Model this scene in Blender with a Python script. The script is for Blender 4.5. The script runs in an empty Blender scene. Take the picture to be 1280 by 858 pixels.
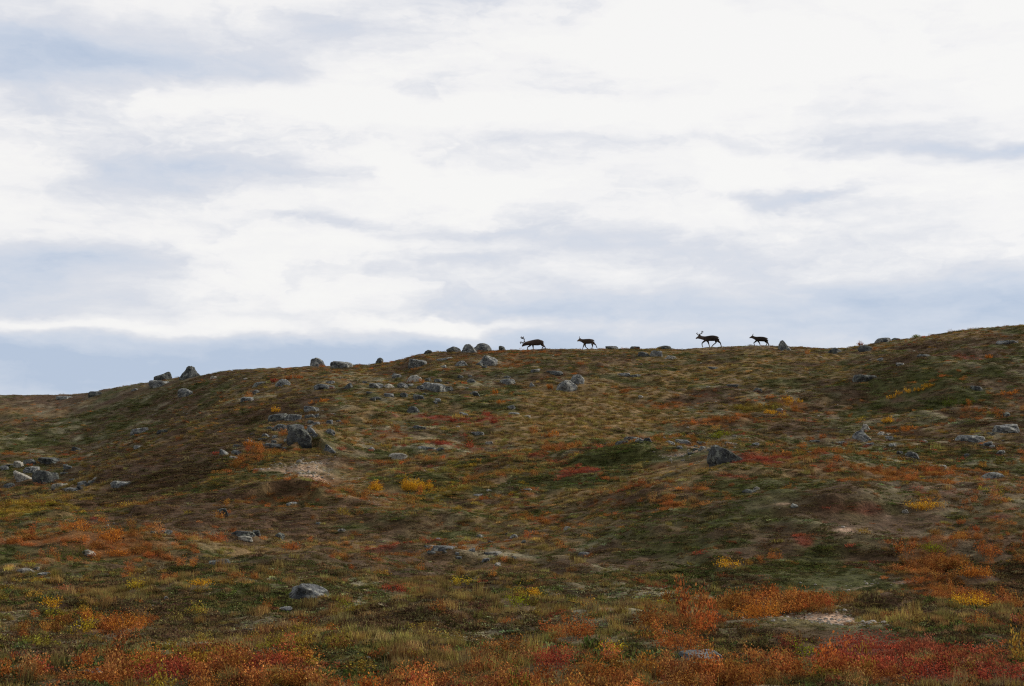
import bpy, bmesh, math, random
import numpy as np
from mathutils import Vector, Matrix
R = math.radians
scn = bpy.context.scene
rng = np.random.default_rng(7)

# ------------------------------------------------------------------ camera
F = 1777.8                       # focal length in pixels of the 1280 wide photograph (50 mm on 36 mm)
PITCH = math.atan(171.0 / F)
ZC = 1.7
cam_d = bpy.data.cameras.new('camera'); cam_d.lens = 50; cam_d.sensor_width = 36
cam_d.clip_start = 0.1; cam_d.clip_end = 9000
cam = bpy.data.objects.new('camera', cam_d); scn.collection.objects.link(cam)
cam.location = (0, 0, ZC); cam.rotation_euler = (math.pi / 2 + PITCH, 0, 0)
scn.camera = cam

# ------------------------------------------------------------------ light and exposure
SUN_AZ, SUN_EL = 62.0, 24.0      # degrees, azimuth clockwise from the view direction
sun_d = bpy.data.lights.new('sun', 'SUN'); sun_d.energy = 4.2; sun_d.angle = R(10); sun_d.color = (1.0, 0.90, 0.76)
sun = bpy.data.objects.new('sun', sun_d); scn.collection.objects.link(sun)
sun.rotation_euler = (R(90 - SUN_EL), 0, R(180 - SUN_AZ))
sun.location = (60, 30, 60)
scn.view_settings.view_transform = 'Standard'; scn.view_settings.look = 'None'
scn.view_settings.exposure = 0.0; scn.view_settings.gamma = 1.0
scn.view_settings.use_curve_mapping = False
scn.cycles.use_denoising = False; scn.cycles.filter_width = 1.2; scn.cycles.max_bounces = 4; scn.cycles.diffuse_bounces = 2; scn.cycles.transparent_max_bounces = 4

def srgb(*c):
    out = []
    for v in c:
        v = v / 255.0
        out.append(v / 12.92 if v <= 0.04045 else ((v + 0.055) / 1.055) ** 2.4)
    return tuple(out)

def ray(u, v):
    a, b = F * math.cos(PITCH) - (429 - v) * math.sin(PITCH), F * math.sin(PITCH) + (429 - v) * math.cos(PITCH)
    return np.array([u - 640.0, a, b])

class NT:
    """small node tree writer"""
    def __init__(s, tree):
        s.t = tree; tree.nodes.clear()
    def n(s, kind, **kw):
        nd = s.t.nodes.new(kind)
        for k, v in kw.items(): setattr(nd, k, v)
        return nd
    def l(s, a, b): s.t.links.new(a, b)
    def setin(s, sock, v):
        if isinstance(v, bpy.types.NodeSocket): s.l(v, sock)
        else: sock.default_value = v
    def m(s, op, a, b=None, c=None, clamp=False):
        nd = s.n('ShaderNodeMath', operation=op, use_clamp=clamp)
        s.setin(nd.inputs[0], a)
        if b is not None: s.setin(nd.inputs[1], b)
        if c is not None: s.setin(nd.inputs[2], c)
        return nd.outputs[0]
    def v(s, op, a, b=None):
        nd = s.n('ShaderNodeVectorMath', operation=op)
        s.setin(nd.inputs[0], a)
        if b is not None: s.setin(nd.inputs[1], b)
        return nd.outputs['Value'] if op in ('DOT_PRODUCT', 'LENGTH') else nd.outputs[0]
    def noise(s, vec, scale, detail=4, rough=0.55, color=False, dist=0.0):
        nd = s.n('ShaderNodeTexNoise')
        s.l(vec, nd.inputs['Vector']); nd.inputs['Scale'].default_value = scale
        nd.inputs['Detail'].default_value = detail; nd.inputs['Roughness'].default_value = rough
        nd.inputs['Distortion'].default_value = dist
        return nd.outputs['Color'] if color else nd.outputs['Fac']
    def ramp(s, fac, stops, interp='LINEAR'):
        nd = s.n('ShaderNodeValToRGB'); cr = nd.color_ramp; cr.interpolation = interp
        while len(cr.elements) < len(stops): cr.elements.new(0.5)
        for e, (p, c) in zip(cr.elements, stops):
            e.position = p; e.color = (c[0], c[1], c[2], 1) if hasattr(c, '__len__') else (c, c, c, 1)
        s.l(fac, nd.inputs[0]); return nd.outputs[0]
    def mix(s, fac, a, b, blend='MIX'):
        nd = s.n('ShaderNodeMix', data_type='RGBA', blend_type=blend)
        s.setin(nd.inputs[0], fac); s.setin(nd.inputs[6], a); s.setin(nd.inputs[7], b)
        return nd.outputs[2]

# ------------------------------------------------------------------ world: Nishita sky under broken stratocumulus
world = bpy.data.worlds.new('World'); scn.world = world; world.use_nodes = True
W = NT(world.node_tree)
tc = W.n('ShaderNodeTexCoord'); D = tc.outputs['Generated']
sx = W.n('ShaderNodeSeparateXYZ'); W.l(D, sx.inputs[0])
az = W.m('ARCTAN2', sx.outputs[0], sx.outputs[1]); el = W.m('ARCSINE', sx.outputs[2])
cb = W.n('ShaderNodeCombineXYZ'); W.l(az, cb.inputs[0]); W.l(el, cb.inputs[1])
P = cb.outputs[0]
sP = W.v('MULTIPLY', P, (1.0, 2.4, 1.0))
wc = W.noise(sP, 7.0, 5, 0.6, color=True)
warp = W.v('MULTIPLY', W.v('SUBTRACT', wc, (0.5, 0.5, 0.5)), (0.13, 0.05, 0.0))
PW = W.v('ADD', P, warp)
def ae(u, v):
    d = ray(u, v); d = d / np.linalg.norm(d)
    return math.atan2(d[0], d[1]), math.asin(d[2])
BL = [ # cloud base shade (+) and lit tops (-): u, v, ru, rv, amount
 (20, 88, 130, 30, .55), (150, 66, 130, 14, .36), (40, 25, 220, 40, .26), (330, 45, 180, 25, .24), (580, 5, 250, 26, .34),
 (190, 142, 150, 10, .20), (235, 205, 130, 32, .55), (70, 318, 150, 20, .50), (-10, 300, 120, 40, .2), (40, 366, 190, 22, .36),
 (130, 462, 520, 31, .55), (420, 440, 260, 26, .28), (760, 108, 140, 10, .26), (530, 112, 60, 10, .20),
 (880, 178, 190, 14, .40), (1235, 177, 90, 7, .42), (975, 243, 55, 10, .50), (1045, 236, 30, 6, .25), (549, 205, 25, 10, .26),
 (410, 268, 50, 7, .26), (590, 283, 110, 9, .24), (770, 303, 190, 32, .52), (560, 335, 90, 12, .2), (1130, 300, 160, 25, .12),
 (1180, 368, 330, 28, .55), (850, 388, 260, 18, .26), (980, 440, 420, 30, .26), (1180, 400, 250, 12, .2),
 (700, 407, 230, 7, -.28), (540, 405, 110, 7, -.3), (90, 412, 280, 9, -.40), (300, 380, 110, 30, -.16), (1000, 388, 120, 5, -.16),
 (650, 330, 90, 18, -.10), (60, 120, 300, 14, -.2), (850, 40, 400, 60, -.08)]
acc = None
for (u, v, ru, rv, a) in BL:
    c = ae(u, v)
    q = W.v('MULTIPLY', W.v('SUBTRACT', PW, (c[0], c[1], 0)), (F / ru, F / rv, 0))
    g = W.m('MULTIPLY', W.m('EXPONENT', W.m('MULTIPLY', W.v('DOT_PRODUCT', q, q), -0.6)), a)
    acc = g if acc is None else W.m('ADD', acc, g)
# deeper shade towards the horizon, where one looks along the cloud bases
hz = W.n('ShaderNodeMapRange', interpolation_type='SMOOTHSTEP'); W.l(el, hz.inputs[0])
hz.inputs[1].default_value = ae(640, 455)[1]; hz.inputs[2].default_value = ae(640, 290)[1]
hz.inputs[3].default_value = 0.40; hz.inputs[4].default_value = 0.06
n1 = W.noise(sP, 5.5, 7, 0.62, dist=0.3)
n2 = W.noise(W.v('MULTIPLY', P, (1.0, 7.0, 1.0)), 11.0, 6, 0.6)
nz = W.m('MULTIPLY', W.m('SUBTRACT', n1, 0.5), 0.85)
nz = W.m('ADD', nz, W.m('MULTIPLY', W.m('SUBTRACT', n2, 0.5), 0.30))
nb = W.noise(W.v('ADD', sP, W.v('ADD', warp, warp)), 8.0, 6, 0.55, dist=0.2)
nb2 = W.noise(W.v('ADD', W.v('ADD', sP, (0.004, 0.030, 0.0)), W.v('ADD', warp, warp)), 8.0, 6, 0.55, dist=0.2)
nc_ = W.noise(W.v('ADD', W.v('MULTIPLY', P, (0.9, 2.7, 1.0)), W.v('MULTIPLY', warp, (2.5, 4.0, 0))), 5.0, 6, 0.6, dist=0.35)
nz = W.m('ADD', nz, W.m('MULTIPLY_ADD', W.ramp(nc_, [(0.46, 0.0), (0.57, 1.0)], 'EASE'), 0.12, -0.06))
nz = W.m('ADD', nz, W.m('MULTIPLY', W.m('SUBTRACT', nb2, nb), 0.8))     # lit tops and grey undersides of the billows
dens = W.m('SUBTRACT', W.m('ADD', W.m('ADD', acc, hz.outputs[0]), nz), 0.055)
cl = W.ramp(dens, [(0.0, srgb(251, 250, 248)), (0.14, srgb(247, 246, 246)), (0.40, srgb(222, 225, 233)), (0.68, srgb(205, 214, 229)),
                   (1.0, srgb(184, 199, 221))])
sky = W.n('ShaderNodeTexSky', sky_type='NISHITA'); sky.sun_disc = False
sky.sun_elevation = R(SUN_EL); sky.sun_rotation = R(SUN_AZ)
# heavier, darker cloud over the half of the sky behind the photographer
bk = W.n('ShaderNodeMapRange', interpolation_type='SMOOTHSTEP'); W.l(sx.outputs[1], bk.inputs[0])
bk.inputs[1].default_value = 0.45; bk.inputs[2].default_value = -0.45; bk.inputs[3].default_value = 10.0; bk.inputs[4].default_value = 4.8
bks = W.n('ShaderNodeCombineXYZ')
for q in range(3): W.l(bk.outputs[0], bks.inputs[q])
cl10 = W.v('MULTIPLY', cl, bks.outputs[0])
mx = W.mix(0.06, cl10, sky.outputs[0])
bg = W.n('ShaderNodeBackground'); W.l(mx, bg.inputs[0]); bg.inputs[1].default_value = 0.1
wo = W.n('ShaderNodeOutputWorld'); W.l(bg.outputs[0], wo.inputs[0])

# ------------------------------------------------------------------ numpy noise
_perm = np.random.default_rng(3).permutation(4096)
_val = np.random.default_rng(4).uniform(-1, 1, 4096)
def vnoise(x, y, seed=0):
    xi = np.floor(x).astype(np.int64); yi = np.floor(y).astype(np.int64)
    fx = x - xi; fy = y - yi
    fx = fx * fx * fx * (fx * (fx * 6 - 15) + 10); fy = fy * fy * fy * (fy * (fy * 6 - 15) + 10)
    def h(a, b): return _val[_perm[(_perm[(a + seed * 131) & 4095] + b) & 4095]]
    return (h(xi, yi) * (1 - fx) + h(xi + 1, yi) * fx) * (1 - fy) + (h(xi, yi + 1) * (1 - fx) + h(xi + 1, yi + 1) * fx) * fy
def fbm(x, y, scale, octv=3, seed=0, gain=0.5):
    s = 0; a = 1; t = 0
    c, sn = math.cos(0.6), math.sin(0.6)
    x = x / scale; y = y / scale
    for i in range(octv):
        s = s + a * vnoise(x + 17.3 * i, y - 9.1 * i, seed + i); t += a; a *= gain
        x, y = (c * x - sn * y) * 2.03, (sn * x + c * y) * 2.03
    return s / t * 1.6

# ------------------------------------------------------------------ terrain height
def pchip(xk, yk, x):
    xk = np.asarray(xk, float); yk = np.asarray(yk, float)
    h = np.diff(xk); d = np.diff(yk) / h
    m = np.zeros_like(yk); m[0] = d[0]; m[-1] = d[-1]
    for i in range(1, len(yk) - 1):
        if d[i - 1] * d[i] > 0:
            w1 = 2 * h[i] + h[i - 1]; w2 = h[i] + 2 * h[i - 1]
            m[i] = (w1 + w2) / (w1 / d[i - 1] + w2 / d[i])
    x = np.clip(x, xk[0], xk[-1])
    i = np.clip(np.searchsorted(xk, x) - 1, 0, len(xk) - 2)
    t = (x - xk[i]) / h[i]
    return (yk[i] * (1 + 2 * t) * (1 - t) ** 2 + m[i] * h[i] * t * (1 - t) ** 2 + yk[i + 1] * t * t * (3 - 2 * t) + m[i + 1] * h[i] * t * t * (t - 1))
def slope(V):
    return (F * math.sin(PITCH) + (429 - V) * math.cos(PITCH)) / (F * math.cos(PITCH) - (429 - V) * math.sin(PITCH))
YT = [(16, 797), (22, 738), (30, 690), (40, 645), (52, 600), (65, 556), (80, 511), (95, 471), (105, 451), (112, 440), (118, 435), (130, 441), (150, 470), (200, 560)]
YK = [-4000, 0, 11] + [a for a, _ in YT] + [320, 1000, 6000]
ZK = [0, 0, 0] + [ZC + a * slope(b) for a, b in YT] + [-1, -1.5, -1.5]
SK = [(-400, 500), (0, 492), (70, 492), (105, 490), (150, 482), (200, 474), (250, 468), (300, 460), (350, 457.5), (400, 457), (440, 456), (470, 453), (500, 448), (530, 441),
      (560, 438), (620, 436.5), (700, 435.5), (800, 434.5), (860, 434.5), (900, 432.5), (960, 431), (1000, 432.5), (1040, 434), (1062, 433), (1100, 426.5),
      (1150, 420), (1200, 412), (1240, 408), (1280, 405), (1700, 395)]
YR = [(-400, 160), (0, 150), (150, 140), (300, 126), (420, 118), (1000, 118), (1280, 112), (1700, 110)]
def sstep(a, b, x):
    t = np.clip((x - a) / (b - a), 0, 1); return t * t * (3 - 2 * t)
_yy = np.linspace(90, 150, 2000); _A = (pchip(YK, ZK, _yy) - ZC) / _yy
AC = _A.max(); YC = _yy[_A.argmax()]
A0 = slope(640)
STEPS = []      # (x0, x1, y, height, wobble) small turf scarps facing the viewer
def H(x, y, fine=True):
    x = np.asarray(x, float); y = np.asarray(y, float)
    ys = np.maximum(y, 1.0)
    t = np.clip(x / np.maximum(ys, np.abs(x) * 1.2), -0.55, 0.55)
    u = 640 + t * F * 0.995
    S = pchip([a for a, _ in SK], [b for _, b in SK], u)
    yr = pchip([a for a, _ in YR], [b for _, b in YR], u)
    yp = np.where(ys < 30, ys, 30 + (ys - 30) * (YC - 30) / (yr - 30))
    zc = pchip(YK, ZK, yp)
    A = (zc - ZC) / yp
    As = slope(S); r = (As - A0) / (AC - A0)
    e = 0.01; q = A - A0; sp = (q + np.sqrt(q * q + e * e)) / 2
    z = ZC + ys * (A + (r - 1) * sp)
    z = np.where(ys <= 8, 0 * z, np.where(ys < 11, z * (ys - 8) / 3, z))
    # left bank above the gully, the spur on the right
    win = sstep(42, 58, y) * (1 - sstep(96, 118, yp))
    z = z - 1.35 * (1 - sstep(-25, -16.5, x + 1.5 * vnoise(y / 14, y * 0 + 3, 9))) * win
    z = z - 0.9 * np.exp(-((x + 21) / 6) ** 2 - ((y - 60) / 9) ** 2)
    z = z + 1.0 * np.exp(-((x + 9.5) / 6.0) ** 2 - ((y - 74) / 14) ** 2)
    ax = 7.6 - 0.02 * (y - 40)
    z = z + 0.95 * np.exp(-((x - ax) / 6.5) ** 2) * sstep(22.5, 30, y) * (1 - sstep(57, 67, y))
    z = z + 0.4 * np.exp(-((x - 24) / 8) ** 2 - ((y - 88) / 9) ** 2)
    fade = 1 - 0.72 * np.exp(-((yp - 118) / 11) ** 2)
    near = sstep(6, 14, np.hypot(x, y))
    far = 1 + 3 * sstep(220, 800, np.hypot(x, y))
    n = 0.42 * fbm(x, y, 15, 2, 11) * fade * sstep(14, 40, y) * far
    n = n + (0.34 * fbm(x, y, 4.3, 3, 23) * (0.35 + 0.65 * sstep(12, 35, y))) * fade * near
    if fine:
        hm = fbm(x, y, 1.3, 2, 41)
        n = n + (0.075 + 0.045 * sstep(30, 70, y)) * np.abs(hm) * near * (0.55 + 0.45 * fade)
        n = n + 0.035 * fbm(x, y, 0.45, 2, 57) * near
    z = z + n
    for (x0, x1, ys0, hh, sd) in STEPS:
        yc = ys0 + 0.035 * ys0 * vnoise((x - x0) * 3.0 / (x1 - x0), x * 0 + sd, 77) - 0.25 * ((x - (x0 + x1) / 2) / (x1 - x0) * 2) ** 2 * (0.03 * ys0)
        wx = sstep(x0 - .15 * (x1 - x0), x0 + .35 * (x1 - x0), x) * (1 - sstep(x1 - .35 * (x1 - x0), x1 + .15 * (x1 - x0), x))
        d = y - yc
        wd = 0.010 * ys0
        amp = np.clip(0.75 + 0.6 * vnoise(x * 9.0 / ys0 * 2, x * 0 + sd * 3, 88), .15, 1.2)
        z = z + hh * amp * wx * (sstep(0, wd, d) - 0.12) * np.exp(-(np.maximum(d, 0) / (0.11 * ys0)) ** 2) * np.exp(-(np.minimum(d, 0) / (0.07 * ys0)) ** 2)
    return z

# settle the crest on the photographed skyline (plants add about a pixel)
_SKT = [b for _, b in SK]
for _it in range(3):
    for i, (u_, s_) in enumerate(list(SK)):
        if -50 < u_ < 1400:
            d_ = ray(u_, 435); yy_ = np.arange(95, 165, 0.25); t_ = d_[0] / d_[1]
            sl_ = ((H(t_ * yy_, yy_) - ZC) / yy_).max()
            SK[i] = (u_, s_ + 0.8 * (_SKT[i] + 1.7 - (429 - F * math.tan(math.atan(sl_) - PITCH))))
_ry = np.concatenate([np.arange(8, 60, 0.03), np.arange(60, 165, 0.08)])
def cast(u, v):
    """ground point seen at a place of the photograph; the crest when the ray passes above it"""
    d = ray(u, v); t = d[0] / d[1]; k = d[2] / d[1]
    zz = H(t * _ry, _ry); gap = zz - (ZC + k * _ry)
    hit = np.nonzero(gap >= 0)[0]
    if len(hit): y = _ry[hit[0]]; crest = False
    else:
        y = _ry[gap.argmax()]; crest = True
    return float(t * y), float(y), float(H(t * y, y)), crest
for (u0, u1, v, hh, sd) in [(905, 1165, 731, 0.17, 1.0), (960, 1190, 764, 0.27, 2.0), (352, 436, 569, 0.55, 3.0), (590, 700, 600, 0.3, 5.0),
                            (160, 270, 640, .35, 6.0), (800, 905, 640, .28, 7.), (560, 690, 625, .22, 8.), (690, 850, 578, .45, 9.), (900, 1150, 652, .14, 10.), (900, 1120, 700, .12, 11.), (240, 420, 620, .35, 13.), (20, 160, 648, .3, 14.), (420, 640, 660, .2, 15.)]:
    a = cast(u0, v); b = cast(u1, v); yy = (a[1] + b[1]) / 2
    STEPS.append((a[0], b[0], yy, hh, sd))

# ------------------------------------------------------------------ plant cover fields
CLS = ['green', 'brown', 'orange', 'red', 'yellow', 'lichen', 'straw', 'soil']
PATCH = [ # u, v, ru, rv, class, weight (where the photograph shows a patch of each plant)
 (395, 588, 40, 12, 7, 2.7), (330, 583, 40, 5, 7, 1.6), (300, 600, 70, 6, 6, 1.6), (1035, 780, 80, 16, 7, 4.0), (1068, 733, 74, 4, 7, 5.0), (975, 742, 40, 3, 7, 1.6),
 (865, 563, 40, 8, 7, 2.9), (790, 553, 60, 3, 7, 1.6), (964, 621, 18, 5, 7, 2.8), (1096, 645, 18, 3, 7, 2.6), (1087, 667, 14, 3, 7, 2.4), (1105, 682, 22, 3, 7, 2.0),
 (1272, 744, 14, 4, 7, 2.5), (620, 697, 40, 6, 7, 1.0), (600, 605, 40, 3, 7, 1.2), (30, 722, 50, 4, 7, 1.5), (670, 596, 30, 3, 7, 1.4),
 (740, 515, 80, 28, 6, 2.2), (700, 540, 60, 12, 6, 1.2), (640, 690, 60, 7, 5, 1.5), (470, 747, 60, 8, 5, 1.1), (430, 762, 40, 6, 5, .8), (890, 470, 90, 12, 6, 1.2),
 (540, 745, 60, 10, 6, 1.3), (800, 735, 80, 12, 5, 1.0), (570, 480, 90, 10, 5, .7), (350, 770, 60, 8, 5, .7),
 (790, 572, 110, 14, 0, 2.2), (960, 600, 60, 16, 0, .9), (1020, 640, 110, 22, 0, .75), (1060, 700, 120, 18, 0, .95), (980, 660, 90, 6, 5, .8), (1030, 690, 90, 5, 6, .8), (1180, 505, 55, 7, 0, 2.6), (840, 640, 90, 20, 0, .8),
 (1080, 740, 60, 8, 0, 2.4), (700, 600, 70, 8, 0, 1.2), (190, 600, 90, 26, 1, 1.3), (190, 600, 90, 26, 0, 1.1), (250, 570, 70, 26, 1, 1.2), (230, 640, 110, 12, 1, 1.6), (390, 640, 120, 10, 1, 1.0),
 (90, 637, 60, 6, 1, 1.5), (150, 545, 100, 20, 1, .6),
 (40, 627, 62, 12, 4, 2.6), (45, 640, 60, 6, 4, 2.0), (50, 622, 60, 10, 6, 2.0), (95, 568, 40, 3, 4, 1.7), (90, 625, 30, 6, 4, 1.0),
 (150, 667, 80, 5, 2, 1.7), (50, 677, 80, 5, 2, 1.6), (140, 692, 50, 5, 2, 2.0), (240, 478, 60, 7, 2, 1.0), (40, 515, 60, 10, 2, 1.0),
 (130, 780, 70, 12, 2, 1.4), (130, 768, 40, 6, 3, 1.6), (950, 755, 55, 12, 2, 2.6), (880, 785, 60, 14, 2, 2.2), (1230, 695, 60, 14, 2, 2.0), (1200, 745, 90, 9, 2, 1.6),
 (900, 525, 45, 4, 2, 1.8), (920, 516, 50, 3, 4, 2.2), (960, 510, 60, 4, 4, 1.2), (990, 500, 20, 5, 2, 1.8), (1130, 540, 50, 6, 2, 1.4), (1130, 488, 60, 4, 2, 1.2),
 (1060, 600, 120, 6, 2, .7), (1100, 612, 80, 6, 5, .6), (1150, 545, 60, 5, 4, 1.5), (820, 506, 50, 5, 2, 1.7), (780, 490, 40, 3, 2, 1.8), (690, 542, 22, 5, 2, 2.2), (560, 580, 180, 4, 1, .8),
 (700, 770, 60, 14, 2, 1.6), (820, 800, 140, 14, 2, .8), (1200, 752, 60, 6, 2, 1.0), (1050, 660, 160, 6, 3, .7),
 (710, 594, 26, 5, 3, 2.8), (735, 588, 14, 3, 3, 2.0), (950, 578, 28, 3, 3, 3.0), (935, 597, 28, 4, 3, 2.6), (905, 605, 22, 3, 3, 1.8), (1020, 672, 16, 3, 3, 3), (880, 668, 40, 3, 3, 2.0),
 (1030, 618, 60, 3, 3, 2.2), (1185, 628, 50, 7, 3, 2.0), (1200, 448, 26, 3, 3, 3.0), (955, 434, 30, 3, 3, 1.2), (520, 523, 40, 3, 3, 2.2), (570, 526, 34, 5, 3, 2.0), (610, 520, 20, 5, 3, 2.0),
 (550, 556, 12, 3, 3, 2.6), (255, 575, 14, 3, 3, 2.2), (490, 683, 30, 3, 3, 2.2), (1130, 656, 60, 5, 3, 1.4), (1270, 660, 30, 8, 3, 2.0), (1240, 845, 120, 20, 3, 2.6), (1080, 840, 90, 16, 3, 2.0),
 (640, 835, 110, 18, 3, 1.1), (210, 840, 90, 16, 3, 1.5), (350, 830, 70, 16, 3, 1.3), (1000, 830, 120, 12, 1, .8), (700, 455, 60, 8, 2, .6),
 (440, 835, 500, 16, 2, .9), (640, 855, 900, 14, 2, 1.0), (1180, 600, 120, 20, 2, .3), (60, 500, 120, 12, 1, .5), (1180, 460, 100, 16, 0, .4)]
PW_ = []
for (u, v, ru, rv, c, w) in PATCH:
    p = cast(u, v); a = cast(u, v - rv); b = cast(u, min(v + rv, 880))
    ry = max((a[1] - b[1]) / 2, 0.25); ry = min(ry, 2.0 + rv * 0.35)
    PW_.append((p[0], p[1], max(ru * p[1] / F, .12), ry, c, w))
LOWP = []
for (u, v, ru, rv) in [(666, 437.5, 20, 1.5), (738, 437.5, 20, 1.5), (886, 436.5, 26, 2), (948, 436, 24, 2), (1040, 792, 95, 20), (1070, 740, 95, 9), (395, 596, 60, 16), (865, 574, 60, 14), (964, 628, 30, 8), (1096, 652, 60, 12), (878, 832, 40, 14)]:
    p = cast(u, v); a = cast(u, v - rv); b = cast(u, v + rv)
    LOWP.append((p[0], p[1], ru * p[1] / F, min(max((a[1] - b[1]) / 2, .4), 8)))
def lowness(x, y):
    k = np.ones(len(x))
    for (px, py, rx, ry) in LOWP: k = k * (1 - 0.75 * np.exp(-(((x - px) / rx) ** 2 + ((y - py) / ry) ** 2) ** 1.5))
    return k
def cover(x, y):
    n = len(x); s = np.zeros((len(CLS), n))
    wx = x + 0.5 * fbm(x, y, 2.2, 2, 5); wy = y + 1.1 * fbm(x, y, 3.0, 2, 6)
    base = [0.80, 0.92, -0.22, -0.60, -0.66, 0.32, 0.48, -0.9]
    sc = [3.4, 3.8, 2.2, 2.0, 2.0, 2.4, 2.6, 2.2]
    for i in range(len(CLS)):
        s[i] = base[i] + 0.8 * fbm(x, y, sc[i], 3, 100 + 7 * i) + 0.55 * fbm(x, y, 0.8, 2, 200 + 7 * i) + 0.35 * fbm(x, y, 16, 1, 300 + i)
    s[2] += 0.50 * (1 - sstep(12, 18, y)); s[3] += 0.66 * (1 - sstep(12, 17.5, y))
    for (px, py, rx, ry, c, w) in PW_:
        m = (np.abs(x - px) < 3.5 * rx + 1) & (np.abs(y - py) < 3.5 * ry + 2)
        q = ((wx[m] - px) / rx) ** 2 + ((wy[m] - py) / ry) ** 2
        s[c][m] += w * np.exp(-0.7 * q ** 1.5)
    return s
BASE = np.array([[0.062, 0.066, 0.026], [0.092, 0.060, 0.038], [0.25, 0.088, 0.030], [0.22, 0.048, 0.034], [0.20, 0.130, 0.026],
                 [0.20, 0.19, 0.13], [0.20, 0.135, 0.060], [0.21, 0.155, 0.115]])
BASE *= 1.32
GROUNDC = np.array([[0.040, 0.042, 0.014], [0.050, 0.030, 0.018], [0.105, 0.048, 0.018], [0.10, 0.032, 0.020], [0.115, 0.078, 0.018],
                    [0.15, 0.135, 0.090], [0.13, 0.088, 0.042], [0.24, 0.165, 0.118]]) * 1.45

# ------------------------------------------------------------------ materials
def principled(name, rough=0.85, spec=0.2):
    m = bpy.data.materials.new(name); m.use_nodes = True
    T = NT(m.node_tree)
    b = T.n('ShaderNodeBsdfPrincipled'); b.inputs['Roughness'].default_value = rough
    b.inputs['Specular IOR Level'].default_value = spec
    o = T.n('ShaderNodeOutputMaterial'); T.l(b.outputs[0], o.inputs[0])
    return m, T, b
def bump(T, h, dist, strength, b):
    bp = T.n('ShaderNodeBump'); bp.inputs['Strength'].default_value = strength; bp.inputs['Distance'].default_value = dist
    T.l(h, bp.inputs['Height']); T.l(bp.outputs[0], b.inputs['Normal'])

m_ground, T, b = principled('tundra_soil_and_moss', 0.95, 0.08)
at = T.n('ShaderNodeAttribute', attribute_name='cover'); geo = T.n('ShaderNodeNewGeometry'); pos = geo.outputs['Position']
f1 = T.noise(pos, 3.0, 6, 0.7); f2 = T.noise(pos, 17.0, 4, 0.65)
mul = T.ramp(f1, [(0.25, 0.45), (0.5, 0.95), (0.75, 1.6)])
mul2 = T.ramp(f2, [(0.3, 0.55), (0.5, 1.0), (0.72, 1.55)])
c = T.mix(1.0, at.outputs['Color'], mul, 'MULTIPLY'); c = T.mix(1.0, c, mul2, 'MULTIPLY')
f3 = T.noise(pos, 75.0, 3, 0.7); c = T.mix(1.0, c, T.ramp(f3, [(0.32, 0.55), (0.5, 1.0), (0.68, 1.5)]), 'MULTIPLY')
T.l(c, b.inputs['Base Color'])
bump(T, T.m('ADD', f1, T.m('MULTIPLY', f2, 0.4)), 0.10, 0.7, b)

def leaf_mat(name, base=None, transl=0.22):
    m = bpy.data.materials.new(name); m.use_nodes = True
    T = NT(m.node_tree)
    if base is None:
        a = T.n('ShaderNodeAttribute', attribute_name='tint', attribute_type='INSTANCER'); col = a.outputs['Color']
    else:
        col = (base[0], base[1], base[2], 1)
    lv = T.n('ShaderNodeAttribute', attribute_name='lv')
    k = T.m('MULTIPLY_ADD', lv.outputs['Fac'], 1.15, 0.42)
    cc = T.n('ShaderNodeCombineXYZ')
    hue = T.m('MULTIPLY_ADD', lv.outputs['Fac'], 0.5, 0.75)
    T.l(k, cc.inputs[0]); T.l(T.m('MULTIPLY', k, hue), cc.inputs[1]); T.l(T.m('MULTIPLY', k, 0.85), cc.inputs[2])
    c = T.mix(1.0, col, cc.outputs[0], 'MULTIPLY')
    d = T.n('ShaderNodeBsdfDiffuse'); T.l(c, d.inputs[0])
    t = T.n('ShaderNodeBsdfTranslucent'); T.l(c, t.inputs[0])
    mx = T.n('ShaderNodeMixShader'); mx.inputs[0].default_value = transl
    T.l(d.outputs[0], mx.inputs[1]); T.l(t.outputs[0], mx.inputs[2])
    o = T.n('ShaderNodeOutputMaterial'); T.l(mx.outputs[0], o.inputs[0])
    return m
m_leaf = leaf_mat('tundra_leaves')
m_twig, T, b = principled('grey_brown_twig', 0.9); b.inputs['Base Color'].default_value = (0.06, 0.042, 0.032, 1)

def rock_mat(name, dark, light, lichen, pale=0.5):
    m, T, b = principled(name, 0.9, 0.25)
    tcn = T.n('ShaderNodeTexCoord'); oi = T.n('ShaderNodeObjectInfo')
    off = T.n('ShaderNodeCombineXYZ'); T.l(T.m('MULTIPLY', oi.outputs['Random'], 40), off.inputs[0]); T.l(T.m('MULTIPLY', oi.outputs['Random'], 17), off.inputs[1])
    p = T.v('ADD', tcn.outputs['Object'], off.outputs[0])
    a = T.noise(p, 2.2, 8, 0.68); g = T.noise(p, 9.0, 5, 0.7); l2 = T.noise(p, 4.5, 6, 0.75, dist=0.6)
    c = T.ramp(a, [(0.40, dark), (0.56, light)])
    c = T.mix(T.ramp(l2, [(0.51, 0.0), (0.57, 0.9)]), c, (lichen[0], lichen[1], lichen[2], 1))
    c = T.mix(T.ramp(g, [(0.52, 0.0), (0.58, 0.85)]), c, (0.035, 0.036, 0.035, 1))
    T.l(c, b.inputs['Base Color'])
    bump(T, T.m('ADD', a, T.m('MULTIPLY', g, 0.5)), 0.2, 0.9, b)
    return m
ROCKM = {'g': rock_mat('lichen_grey_granite', (0.045, 0.054, 0.066), (0.18, 0.19, 0.20), (0.40, 0.41, 0.37)),
         'd': rock_mat('dark_crusted_granite', (0.026, 0.030, 0.034), (0.09, 0.098, 0.105), (0.22, 0.24, 0.21)),
         'p': rock_mat('pale_bare_granite', (0.20, 0.19, 0.17), (0.42, 0.40, 0.36), (0.34, 0.34, 0.29))}

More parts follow.
